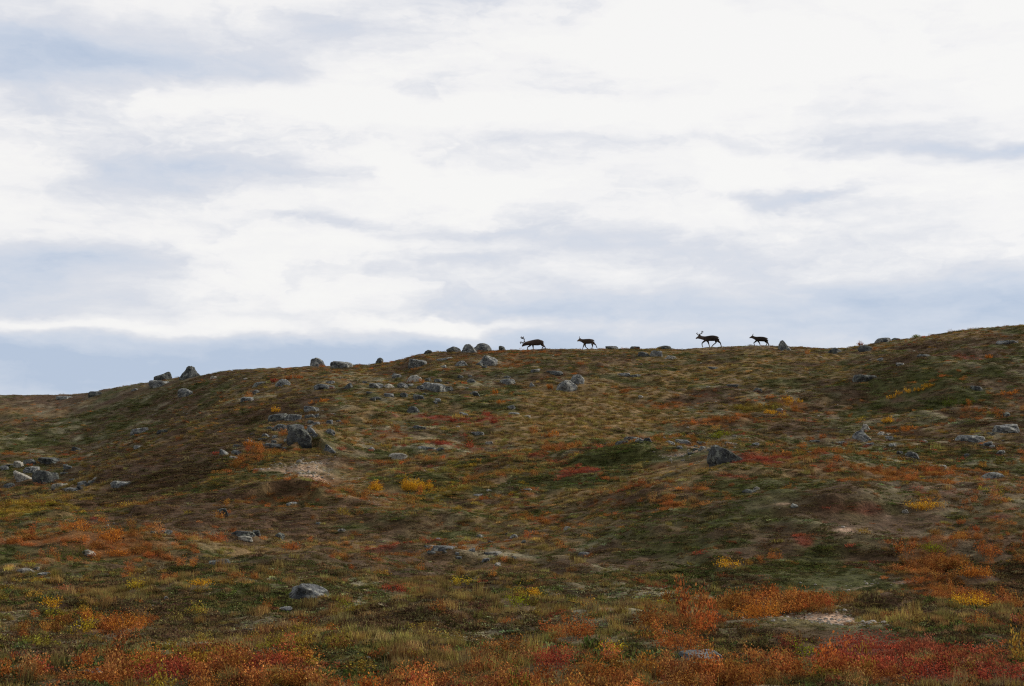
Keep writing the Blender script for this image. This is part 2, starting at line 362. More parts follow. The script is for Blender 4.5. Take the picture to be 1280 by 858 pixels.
def fur_mat(name, dark, pale, cut):
    m, T, b = principled(name, 0.85, 0.1)
    tcn = T.n('ShaderNodeTexCoord'); s = T.n('ShaderNodeSeparateXYZ'); T.l(tcn.outputs['Object'], s.inputs[0])
    n = T.noise(tcn.outputs['Object'], 6.0, 5, 0.6)
    z = T.m('ADD', s.outputs[2], T.m('MULTIPLY', T.m('SUBTRACT', n, 0.5), 0.12))
    c = T.ramp(z, [(cut * 0.6, pale), (cut * 1.3, dark)])  # paler lower legs: sunlit look, along with white hair, put into the fur colour
    mane = T.m('ADD', s.outputs[0], T.m('MULTIPLY', n, 0.3))
    mk = T.n('ShaderNodeMapRange'); T.l(mane, mk.inputs[0]); mk.inputs[1].default_value = -.65; mk.inputs[2].default_value = -1.0
    up = T.n('ShaderNodeMapRange'); T.l(z, up.inputs[0]); up.inputs[1].default_value = .5; up.inputs[2].default_value = .7
    c = T.mix(T.m('MULTIPLY', T.m('MULTIPLY', mk.outputs[0], up.outputs[0]), .6), c, (dark[0] * 4, dark[1] * 4, dark[2] * 4, 1))
    k = T.ramp(n, [(0.3, 0.75), (0.7, 1.3)])
    c = T.mix(1.0, c, k, 'MULTIPLY')
    T.l(c, b.inputs['Base Color'])
    fine = T.noise(T.v('MULTIPLY', tcn.outputs['Object'], (1, 1, 0.35)), 60.0, 2, 0.6)
    bump(T, fine, 0.02, 0.6, b)
    return m
m_fur = fur_mat('dark_brown_reindeer_fur', (0.038, 0.030, 0.027), (0.50, 0.46, 0.40), 0.22)
m_fur2 = fur_mat('grey_brown_reindeer_fur', (0.070, 0.051, 0.042), (0.24, 0.17, 0.14), 0.10)
m_antler, T, b = principled('antler_bone', 0.7); 
tcn = T.n('ShaderNodeTexCoord'); T.l(T.ramp(T.noise(tcn.outputs['Object'], 9, 3), [(0.3, (0.06, 0.045, 0.035)), (0.7, (0.15, 0.12, 0.09))]), b.inputs['Base Color'])
m_eye, T, b = principled('dark_eye', 0.15, 0.5); b.inputs['Base Color'].default_value = (0.01, 0.008, 0.006, 1)

# ------------------------------------------------------------------ mesh helpers
def mesh_np(name, verts, faces, mat, attr=None, smooth=False):
    """verts (n,3); faces (m,k) with constant k"""
    me = bpy.data.meshes.new(name)
    verts = np.ascontiguousarray(verts, dtype=np.float32); faces = np.ascontiguousarray(faces, dtype=np.int32)
    k = faces.shape[1]
    me.vertices.add(len(verts)); me.vertices.foreach_set('co', verts.ravel())
    me.loops.add(faces.size); me.loops.foreach_set('vertex_index', faces.ravel())
    me.polygons.add(len(faces)); me.polygons.foreach_set('loop_start', np.arange(len(faces), dtype=np.int32) * k)
    me.polygons.foreach_set('loop_total', np.full(len(faces), k, dtype=np.int32))
    if smooth: me.polygons.foreach_set('use_smooth', np.ones(len(faces), dtype=bool))
    if attr is not None:
        a = me.attributes.new('lv', 'FLOAT', 'FACE'); a.data.foreach_set('value', np.ascontiguousarray(attr, dtype=np.float32))
    me.materials.append(mat); me.update(calc_edges=True); me.validate()
    return me
def link(name, me, parent=None, loc=None, **props):
    o = bpy.data.objects.new(name, me); scn.collection.objects.link(o)
    if parent is not None: o.parent = parent
    if loc is not None: o.location = loc
    for k, v in props.items():
        if v is not None: o[k] = v
    return o

# ------------------------------------------------------------------ terrain sheet
def build_ground():
    fine_a = np.arange(-23.5, 23.5001, 0.055)
    th = np.concatenate([np.arange(-180, -60, 6), np.arange(-60, -30, 2.5), np.arange(-30, -23.5, .5), fine_a, np.arange(24, 30, .5), np.arange(30, 60, 2.5), np.arange(60, 180, 6)])
    rr = np.concatenate([[0.02, 0.6, 1.5, 3, 4.5, 6, 7.5, 8.6], np.geomspace(9.4, 34, 300), np.geomspace(34.15, 132, 440), np.geomspace(133, 175, 50), np.geomspace(180, 5500, 60)])
    TH, RR = np.meshgrid(np.radians(th), rr)
    X = RR * np.sin(TH); Y = RR * np.cos(TH)
    Z = H(X, Y)
    nc = len(th); nr = len(rr)
    V = np.stack([X, Y, Z], -1).reshape(-1, 3)
    i = np.arange(nr - 1)[:, None]; j = np.arange(nc)[None, :]; j2 = (j + 1) % nc
    Fc = np.stack([i * nc + j, i * nc + j2, (i + 1) * nc + j2, (i + 1) * nc + j], -1).reshape(-1, 4)[:, ::-1]
    me = mesh_np('ground', V, Fc, m_ground, smooth=True)
    s = cover(V[:, 0], V[:, 1]) * 3.2; s -= s.max(0); e = np.exp(s); e /= e.sum(0)
    col = (e.T @ GROUNDC)
    ca = me.color_attributes.new('cover', 'FLOAT_COLOR', 'POINT')
    ca.data.foreach_set('color', np.concatenate([col, np.ones((len(col), 1))], 1).astype(np.float32).ravel())
    link('ground', me, kind='structure', label='autumn tundra slope of soil, moss and low heath')
build_ground()

# ------------------------------------------------------------------ rocks
def ico(n):
    bm = bmesh.new(); bmesh.ops.create_icosphere(bm, subdivisions=n, radius=1)
    v = np.array([q.co[:] for q in bm.verts]); f = np.array([[w.index for w in q.verts] for q in bm.faces]); bm.free()
    return v, f
ICO = {4: ico(4), 5: ico(5)}
def n3(p, s, seed):
    return (vnoise(p[:, 0] * s + 31, p[:, 1] * s + p[:, 2] * s * 0.73, seed) + vnoise(p[:, 2] * s - 7, p[:, 1] * s - p[:, 0] * s * 0.61, seed + 5) + vnoise(p[:, 1] * s + 3, p[:, 2] * s + p[:, 0] * s * 0.81, seed + 9)) / 2
def rock_mesh(style, w, d, h, seed, lod=4):
    r = np.random.default_rng(seed); v, f = ICO[lod]
    pl = []
    for _ in range({'dome': 11, 'block': 7, 'slab': 9, 'cone': 6, 'wedge': 5, 'lean': 7}[style]):
        n = r.normal(size=3); n[2] *= 0.7; n /= np.linalg.norm(n); pl.append((n, r.uniform(0.62, 0.95) if n[2] > -.3 else .9))
    def P_(n, k): n = np.array(n, float); pl.append((n / np.linalg.norm(n), k))
    if style == 'block':
        a = r.uniform(-.35, .35)
        for q in (0, 1, 2, 3): P_((math.cos(a + q * math.pi / 2), math.sin(a + q * math.pi / 2), r.uniform(0, .25)), r.uniform(.68, .8))
        P_((r.uniform(-.15, .15), r.uniform(-.25, 0), 1), .62)
    if style == 'slab': P_((r.uniform(-.2, .2), r.uniform(-.25, .05), 1), .50); P_((r.uniform(-1, 1), -.8, .5), .72)
    if style == 'cone':
        for q in range(5): P_((math.cos(q * 1.26 + .2), math.sin(q * 1.26 + .2), r.uniform(.35, .75)), r.uniform(.55, .70))
        P_((.1, 0, 1), .82)
    if style == 'wedge':
        P_((.56, -.05, .80), .30); P_((-.93, -.1, -.18), .62); P_((.1, -.95, .25), .50); P_((-.2, -.5, .9), .75)
    if style == 'lean':
        P_((.75, -.1, .62), .50); P_((-.95, -.3, .28), .60); P_((.1, -.9, .35), .6)
    # radius of the rounded polyhedron in each direction
    inv = np.full(len(v), 1.0)
    kk = 30.0; acc = np.ones(len(v))
    for n, k in pl:
        c = np.maximum(v @ n, 0) / k; acc = acc + c ** kk
    rad = acc ** (-1 / kk)
    p = v * rad[:, None]
    p = p * (1 + 0.11 * n3(v, 1.6, seed)[:, None] + 0.055 * n3(v, 4.0, seed + 3)[:, None] - 0.05 * np.clip(1 - 6 * np.abs(n3(v, 2.6, seed + 17)), 0, 1)[:, None] + 0.025 * n3(v, 11.0, seed + 6)[:, None])
    p[:, 0] += p[:, 2] * r.uniform(-.2, .2) + p[:, 1] * r.uniform(-.2, .2)
    p[:, 2] += p[:, 0] * r.uniform(-.22, .22)
    lo, hi = p.min(0), p.max(0)
    p = (p - (lo + hi) / 2) / (hi - lo)
    # the lower third sits in the ground: height h is what stands out
    p[:, 0] *= w; p[:, 1] *= d; p[:, 2] = (p[:, 2] + 0.5) * h * 1.85 - h * 0.85
    return mesh_np('rock', p, f, None, smooth=True)
ROCKS = []
FOOT = []
def rock(u, v, w, h, style, tone, label, name=None, depth=None, seed=[100]):
    seed[0] += 1
    x, y, z, crest = cast(u, v + h / 2)
    h *= .90; W_ = w * y / F * (1.16 if style in ('dome', 'block', 'cone') else 1.08); Hh = h * y / F
    dd = depth if depth else min(max(W_ * 0.75, Hh * 0.8), W_ * 1.1)
    if style == 'slab': dd = W_ * 0.8
    yc = y + dd * 0.35 if not crest else y
    xc = x * yc / y
    zg = min(float(H(xc, y)), float(H(xc, yc)))
    # real height: what shows above the foot minus the depth of its top seen on the slope
    v = v + (1.0 if crest else 0.2)
    zt = ZC + (ray(u, v - h / 2)[2] / ray(u, v - h / 2)[1]) * yc
    zb = float(H(xc, yc))
    if crest: zt = max(zt, zb + Hh * 0.5)
    Hr = max(zt - zg, Hh * 0.55, 0.05)
    me = rock_mesh(style, W_, dd, Hr, seed[0], 5 if w > 30 else 4)
    me.materials.clear(); me.materials.append(ROCKM[tone])
    nm = name or ('boulder' if max(W_, Hr) > 0.75 else 'stone')
    me.name = nm
    rot = random.Random(seed[0]).uniform(-.2, .2)
    o = link(nm, me, loc=(xc, yc, zg), label=label, category='rock', group='boulders and stones scattered over the tundra slope')
    o.rotation_euler = (0, 0, rot)
    FOOT.append((xc, yc, W_ / 2, dd / 2))
ROCKLIST = [
 (388, 739, 50, 22, 'dome', 'g', 'large rounded grey boulder speckled with black lichen, alone in the lower left foreground'),
 (356, 761, 18, 5, 'slab', 'g', 'low grey stone lying just in front of the large rounded foreground boulder'),
 (878, 819, 52, 13, 'slab', 'g', 'long low grey rock among the orange bushes at the bottom edge, right of centre'),
 (912, 567, 50, 25, 'wedge', 'd', 'dark wedge-shaped boulder sloping down to the right beside bare sand on the mound'),
 (238, 464.5, 24, 16, 'cone', 'd', 'tall dark pointed boulder standing on the left skyline'),
 (204, 469.5, 22, 11, 'dome', 'd', 'dark domed boulder on the skyline left of the pointed one'),
 (200, 479, 26, 9, 'slab', 'g', 'flat grey boulder just below the dark domed skyline boulder'),
 (234, 490, 21, 10, 'dome', 'g', 'grey boulder with a pale right end below the pointed skyline boulder'),
 (267, 472, 8, 5, 'dome', 'p', 'small pale stone right of the pointed skyline boulder'),
 (119, 492, 16, 7, 'slab', 'd', 'dark flat boulder where the left skyline begins to rise'),
 (82, 497, 22, 5, 'slab', 'g', 'thin grey slab just under the far left skyline'),
 (168, 487, 7, 4, 'dome', 'g', 'small grey stone on the left crest below the skyline'),
 (174, 538, 22, 8, 'slab', 'g', 'grey slab halfway down the left slope among brown heath'),
 (203, 539, 14, 5, 'slab', 'd', 'dark flat stone right of the grey slab on the left slope'),
 (309, 499, 16, 7, 'slab', 'g', 'grey slab on the edge of the left bank below a chain of dark stones'),
 (320, 490, 9, 6, 'block', 'g', 'small bluish stone above the slab on the left bank edge'),
 (326, 479, 20, 6, 'slab', 'd', 'dark flat boulder left of a red bush below the skyline'),
 (354, 478, 17, 10, 'dome', 'g', 'bluish rounded boulder right of a red bush below the skyline'),
 (96, 561, 12, 6, 'dome', 'd', 'small dark stone at the end of the yellow grass strip on the left'),
 (174, 559, 14, 5, 'slab', 'g', 'faint flat stone at the head of the dark bank on the left'),
 (62, 576, 33, 10, 'slab', 'd', 'broad dark mossy slab at the back of the left gully rocks'),
 (23, 580, 12, 9, 'block', 'p', 'small pale ribbed block at the left of the gully rocks'),
 (36, 577, 18, 8, 'slab', 'd', 'dark boulder behind the pale ribbed block in the gully'),
 (40, 587, 18, 9, 'block', 'g', 'grey boulder in the middle of the gully rock cluster'),
 (30, 594, 25, 13, 'wedge', 'p', 'pale topped tilted slab at the front left of the gully rock cluster'),
 (58, 596, 30, 18, 'dome', 'd', 'biggest dark bluish boulder at the front of the gully rock cluster'),
 (8, 582, 16, 5, 'slab', 'g', 'low grey stone cut by the left edge of the picture'),
 (11, 607, 14, 8, 'dome', 'd', 'dark speckled stone in yellow grass near the left edge'),
 (75, 607, 20, 6, 'slab', 'p', 'flat stone with a pale end in front of the gully boulders'),
 (91, 612, 20, 6, 'slab', 'g', 'thin grey slab lowest of the gully stones'),
 (115, 602, 10, 4, 'slab', 'g', 'small flat stone right of the gully rocks'),
 (154, 605, 30, 9, 'slab', 'g', 'bluish grey rock patch showing through the dark bank'),
 (280, 566, 13, 11, 'lean', 'g', 'leaning upright grey stone left of a bright orange bush'),
 (297, 566, 14, 8, 'dome', 'd', 'dark stone directly under a bright orange bush'),
 (292, 571.5, 10, 4, 'slab', 'p', 'small pale flat stone under the dark one by the orange bush'),
 (397.5, 450.5, 17, 10, 'dome', 'g', 'rounded grey boulder on the skyline left of a square one'),
 (427, 455.5, 23, 10, 'block', 'g', 'square two-toned grey and pale boulder on the skyline left of centre'),
 (474, 449, 9, 6, 'dome', 'd', 'small dark boulder alone on the skyline right of the square one'),
 (535, 439.5, 10, 5, 'dome', 'd', 'small dark boulder on the skyline where the main ridge levels'),
 (567, 435.5, 16, 7, 'dome', 'd', 'dark low boulder left of the big pair on the skyline'),
 (585.5, 435, 21, 11, 'lean', 'g', 'front boulder of the big skyline pair with a pale right face'),
 (603, 433, 21, 11, 'dome', 'g', 'rear rounded boulder of the big skyline pair'),
 (628, 433.5, 8, 5, 'dome', 'd', 'small skyline stone between the big boulder pair and the first reindeer'),
 (523.6, 453, 24, 11, 'block', 'g', 'flat topped dark faced boulder with a white right edge below the ridge'),
 (555, 448.5, 21, 5, 'slab', 'g', 'thin pale slab between the flat topped and the rounded boulders'),
 (578, 454.5, 17, 8, 'cone', 'g', 'pointed grey boulder with a pale tip left of the rounded one'),
 (608, 450.5, 25, 14, 'dome', 'g', 'large rounded grey boulder below the skyline pair'),
 (553, 458, 10, 4, 'slab', 'g', 'small flat stone left of the pointed grey boulder'),
 (518, 473, 17, 10, 'dome', 'p', 'whitish rounded boulder in the middle of the upper rock field'),
 (503, 481.5, 13, 7, 'dome', 'g', 'grey stone below left of the whitish boulder'),
 (486, 482.5, 12, 6, 'dome', 'p', 'pale stone at the right end of a long slab'),
 (472, 482, 20, 7, 'slab', 'g', 'long grey slab with a pale stone at its right end'),
 (496, 470, 12, 6, 'slab', 'g', 'flat bluish stone left of the whitish boulder'),
 (543, 483, 32, 12, 'slab', 'g', 'widest bluish slab boulder of the upper rock field'),
 (526, 484, 10, 6, 'dome', 'g', 'small greenish stone at the left foot of the widest slab'),
 (594, 492.5, 14, 8, 'dome', 'd', 'dark round stone right of the widest slab'),
 (523, 496.5, 14, 8, 'block', 'd', 'dark stone with a pale spot below the upper rock field'),
 (505, 493.5, 9, 6, 'dome', 'd', 'small dark stone left of the one with a pale spot'),
 (516.5, 511.5, 14, 9, 'dome', 'd', 'dark round stone above a red patch of bearberry'),
 (579, 517.7, 13, 6, 'dome', 'g', 'grey stone between red bushes in the middle of the hill'),
 (631, 476.5, 13, 7, 'slab', 'g', 'low grey stone below the first reindeer'),
 (406, 483, 24, 7, 'slab', 'g', 'long tilted grey slab above an orange bush left of centre'),
 (435, 482, 10, 8, 'dome', 'd', 'small black looking stone right of the long tilted slab'),
 (486, 494, 12, 6, 'slab', 'g', 'flat stone under the long slab of the upper rock field'),
 (390, 511, 18, 8, 'slab', 'g', 'bluish slab above right of the tall stump-like boulder'),
 (388, 520, 14, 5, 'slab', 'd', 'dark flat stone between the bluish slab and the tall boulder'),
 (349, 521, 22, 10, 'block', 'd', 'dark angular boulder at the top of the left rock outcrop'),
 (366, 522, 19, 9, 'block', 'g', 'grey angular boulder with a white corner in the left rock outcrop'),
 (349, 534, 18, 9, 'dome', 'g', 'grey boulder left of the tall stump-like boulder'),
 (374, 541, 28, 25, 'block', 'd', 'tall dark stump-like boulder with a pale top, biggest of the left outcrop'),
 (391.6, 540, 18, 13, 'lean', 'g', 'leaning grey boulder against the right side of the tall stump-like one'),
 (413, 539.5, 11, 8, 'dome', 'g', 'small greenish stone farthest right in the left outcrop'),
 (340, 557, 26, 8, 'slab', 'd', 'dark flat slab in front of the tall stump-like boulder'),
 (411.5, 559.5, 16, 9, 'lean', 'g', 'tilted grey stone above the bare sand hollow left of centre'),
 (497.3, 570.5, 21, 10, 'block', 'p', 'pale squarish boulder alone above a golden bush'),
 (464.7, 561, 9, 5, 'dome', 'g', 'tiny grey stone up left of the pale squarish boulder'),
 (534, 560, 22, 6, 'slab', 'g', 'low bluish slab beside a bright red plant'),
 (550, 561.5, 10, 5, 'dome', 'd', 'small dark stone under a bright red plant'),
 (524, 534, 16, 5, 'slab', 'd', 'dark flat stone in the brown middle slope'),
 (597, 542, 16, 5, 'slab', 'g', 'low grey slab on the middle slope right of the red bushes'),
 (612, 553.5, 10, 4, 'slab', 'p', 'small pale slab on the middle slope'),
 (765, 433.5, 16, 4, 'slab', 'g', 'low flat boulder on the skyline right of the second reindeer'),
 (794, 434.5, 12, 4, 'slab', 'd', 'dark low skyline boulder in the middle of three'),
 (830, 433.5, 17, 5, 'dome', 'd', 'dark skyline boulder left of the antlered trotting reindeer'),
 (820, 442, 17, 8, 'block', 'g', 'bluish grey boulder just under the skyline before the trotting reindeer'),
 (805, 442.5, 14, 7, 'dome', 'd', 'dark boulder touching the left of the bluish one under the skyline'),
 (838, 446.5, 13, 6, 'dome', 'p', 'pale rounded stone lowest of the three under the skyline'),
 (693, 465.5, 20, 6, 'slab', 'd', 'long dark slab boulder under the first two reindeer'),
 (669, 463, 12, 5, 'slab', 'g', 'pale grey flat stone left of the long dark slab'),
 (719.6, 474, 19, 13, 'dome', 'g', 'rear rounded boulder of a touching pair in the middle of the hill'),
 (707.7, 482, 26, 15, 'dome', 'g', 'front larger rounded boulder of a touching pair in the middle of the hill'),
 (665, 481, 9, 7, 'lean', 'g', 'small stone with a white right face left of the touching pair'),
 (779, 468, 16, 5, 'slab', 'g', 'flat grey stone on the upper right slope'),
 (794, 469.6, 14, 4, 'slab', 'd', 'dark flat stone right beside the flat grey one on the upper slope'),
 (892, 460, 14, 4, 'slab', 'd', 'low dark stone below the trotting reindeer'),
 (947, 487.6, 12, 6, 'dome', 'd', 'dark stone at the right of a shallow hollow below the last reindeer'),
 (915, 482, 14, 4, 'slab', 'd', 'dark low stone in a shallow hollow of the upper slope'),
 (638, 509, 12, 6, 'slab', 'g', 'greenish flat stone highest of three left of the straw patch'),
 (642.6, 517, 14, 4, 'slab', 'g', 'flat stone in the middle of three left of the straw patch'),
 (658, 521, 10, 4, 'slab', 'p', 'whitish flat stone lowest of three left of the straw patch'),
 (801, 496, 7, 5, 'dome', 'p', 'tiny pale stone above an orange-yellow strip'),
 (790, 548, 20, 5, 'slab', 'g', 'grey slab on the crest of the mound'),
 (777, 553, 16, 5, 'slab', 'd', 'dark slab under the grey slab on the mound crest'),
 (761, 554, 10, 4, 'slab', 'd', 'small dark stone at the left end of the mound crest'),
 (854, 552.5, 18, 8, 'block', 'g', 'stone with a white tip on the sandy mound crest'),
 (836, 553.5, 14, 6, 'dome', 'g', 'grey stone on the sandy crest left of the white tipped one'),
 (877, 554.5, 20, 6, 'slab', 'd', 'dark blue slab between the white tipped stone and the wedge boulder'),
 (914, 554, 14, 4, 'slab', 'p', 'pale slab behind the dark wedge boulder'),
 (945, 610.5, 8, 5, 'dome', 'p', 'small white stone above a sandy scar on the right mound'),
 (937, 613.5, 18, 5, 'slab', 'd', 'dark stone with small pieces above a sandy scar on the right mound'),
 (983, 431.5, 18, 14, 'lean', 'g', 'big leaning boulder on the skyline right of the last reindeer'),
 (1043, 438.5, 16, 9, 'dome', 'd', 'dark rounded boulder where the right skyline dips'),
 (1083.5, 435, 20, 8, 'dome', 'd', 'dark grey boulder on the edge of the rising right skyline'),
 (1104, 424.5, 20, 6, 'dome', 'g', 'long bluish boulder on the rising right skyline'),
 (1120, 424, 10, 4, 'dome', 'd', 'small brown stone at the right end of the long skyline boulder'),
 (1100, 449.5, 8, 5, 'dome', 'g', 'small grey stone under the rising right skyline'),
 (1125, 455, 11, 4, 'slab', 'g', 'thin grey stone on the right upper slope'),
 (1259, 428, 26, 5, 'slab', 'g', 'long flat rock near the right edge just under the skyline'),
 (1154, 444, 16, 4, 'slab', 'd', 'dark flat stone under the right skyline'),
 (1082, 472, 28, 9, 'slab', 'd', 'broad bluish dark rock hump on the upper right slope'),
 (1221, 485, 14, 7, 'slab', 'd', 'dark flat stone above a bright green bush on the right'),
 (1079, 545, 28, 16, 'lean', 'g', 'grey boulder with a pale stone behind it on the right slope'),
 (1083.5, 534.5, 14, 10, 'cone', 'p', 'pale stone perched just behind the grey right slope boulder'),
 (1101, 541.7, 8, 5, 'dome', 'p', 'little pale stone right of the grey right slope boulder'),
 (1156, 551.7, 7, 4, 'dome', 'p', 'tiny whitish stone between the two right slope boulders'),
 (1213.5, 548, 30, 10, 'block', 'g', 'flat topped grey boulder with a pale right end on the right slope'),
 (1259, 535, 32, 12, 'slab', 'g', 'wide grey boulder with a pale tip near the right edge'),
 (1258, 518, 10, 7, 'dome', 'd', 'small dark stone above the wide boulder near the right edge'),
 (1140, 568, 16, 8, 'dome', 'd', 'dark stone in the grass below the right slope boulders'),
 (1250, 565.6, 12, 6, 'dome', 'g', 'small bluish stone by the right edge below the wide boulder'),
 (1177, 583, 15, 5, 'slab', 'g', 'low bluish slab on the right slope'),
 (1240, 594, 25, 9, 'dome', 'g', 'low grey boulder lowest on the right slope'),
 (1018, 551.7, 12, 4, 'slab', 'g', 'small flat stone left of the right slope boulders'),
 (1047, 553.5, 18, 4, 'slab', 'g', 'flat grey stone just left of the grey right slope boulder'),
 (944, 555, 10, 4, 'slab', 'g', 'small slab right of the dark wedge boulder'),
 (1011, 565, 7, 3, 'slab', 'p', 'tiny pale stone on grass right of the wedge boulder'),
 (304, 667, 28, 8, 'slab', 'd', 'dark slab behind two smaller stones on the lower left plain'),
 (307, 673, 18, 7, 'dome', 'p', 'pale rounded stone in front of the dark slab on the lower left plain'),
 (320, 666, 10, 7, 'block', 'd', 'small dark stone at the right end of the slab on the lower left plain'),
 (349, 669.5, 12, 9, 'dome', 'd', 'dark egg-shaped stone left of a red bush on the plain'),
 (275, 702.5, 26, 8, 'slab', 'd', 'dark flat rock with pale spots on the lower left plain'),
 (109, 691, 24, 9, 'dome', 'p', 'smooth pale stone right of a green bush at the lower left'),
 (33, 713, 19, 7, 'dome', 'p', 'smooth pale stone near the left edge on a grey path'),
 (45, 711, 8, 4, 'dome', 'p', 'tiny pale stone behind the smooth one near the left edge'),
 (54, 718, 14, 3, 'slab', 'g', 'thin grey stone right of the smooth pale one near the left edge'),
 (201, 665, 26, 6, 'slab', 'd', 'low dark rock behind orange bushes on the left plain'),
 (279, 640, 13, 11, 'block', 'd', 'upright dark stone at the foot of the left bank'),
 (364, 630, 12, 6, 'dome', 'g', 'small bluish stone at the foot of the hill left of centre'),
 (208, 748, 6, 5, 'dome', 'p', 'tiny white stone alone on the lower left plain'),
 (112.5, 842, 28, 8, 'slab', 'g', 'grey flat stone half hidden at the bottom left'),
 (427, 663, 9, 5, 'dome', 'p', 'small whitish stone on the plain left of centre'),
 (398, 654, 8, 4, 'slab', 'g', 'tiny flat grey stone left of the small whitish one on the plain'),
 (554, 685, 28, 7, 'slab', 'g', 'grey flat rock in the middle of the plain'),
 (541, 684, 12, 6, 'dome', 'p', 'pale stone at the left end of the flat rock mid plain'),
 (548, 674, 8, 3, 'slab', 'g', 'tiny stone just behind the flat rock mid plain'),
 (618, 691.4, 18, 4, 'slab', 'p', 'thin pale slab on a bare patch mid plain'),
 (607, 700, 10, 5, 'slab', 'g', 'grey stone in front of the thin pale slab mid plain'),
 (621.5, 705.5, 8, 5, 'dome', 'p', 'tiny pale stone lowest on the bare patch mid plain'),
 (642.6, 671, 10, 7, 'dome', 'g', 'small grey stone highest on the middle plain'),
 (634, 675.6, 8, 3, 'slab', 'g', 'tiny flat stone in front of the small grey one, middle plain'),
 (598.7, 670, 8, 4, 'dome', 'g', 'tiny bluish stone on the middle plain'),
 (709, 660, 8, 5, 'dome', 'p', 'small pale stone at the foot of the mound'),
 (730.5, 693, 16, 8, 'dome', 'g', 'grey rounded stone on the plain right of centre'),
 (597, 619, 14, 4, 'slab', 'g', 'flat bluish stone on the plain below the hill'),
 (611, 613, 7, 4, 'dome', 'p', 'tiny pale stone behind the flat bluish one below the hill'),
 (658, 612, 14, 3, 'slab', 'g', 'thin flat stone left of the green mound'),
 (993, 632, 9, 6, 'dome', 'g', 'small grey stone on the green mound'),
 (1131.5, 639, 8, 6, 'dome', 'p', 'small pale stone on the mound beside red leaves'),
]
for q in ROCKLIST: rock(*q)
def strewn(n, regions, label, seed):
    r = random.Random(seed)
    for i in range(n):
        u, v, ru, rv = r.choice(regions)
        w = r.choice([5, 6, 6, 7, 8, 9, 11])
        rock(u + r.uniform(-1, 1) * ru, v + r.uniform(-1, 1) * rv, w, w * r.uniform(.35, .7), r.choice(['slab', 'slab', 'dome', 'block']), r.choice('ggdd'), label)
strewn(34, [(500, 478, 60, 14), (550, 482, 40, 12), (590, 470, 50, 16), (430, 488, 50, 12), (520, 497, 50, 10)], 'small grey stones strewn between the boulders of the upper rock field', 5)
strewn(22, [(362, 532, 34, 16), (400, 530, 24, 14), (330, 552, 40, 10)], 'small stones strewn around the tall stump-like boulder', 6)
strewn(16, [(855, 556, 40, 3), (800, 552, 30, 3), (870, 561, 30, 6)], 'small stones strewn along the sandy crest of the mound', 7)
strewn(16, [(45, 592, 40, 14), (90, 605, 30, 8)], 'small stones strewn among the gully boulders', 8)
strewn(18, [(1080, 549, 40, 8), (1230, 556, 40, 14), (1180, 570, 60, 16)], 'small stones strewn over the grassy right slope', 9)
strewn(14, [(600, 695, 60, 12), (640, 675, 40, 8), (560, 690, 30, 6)], 'small stones strewn on the bare middle of the plain', 10)

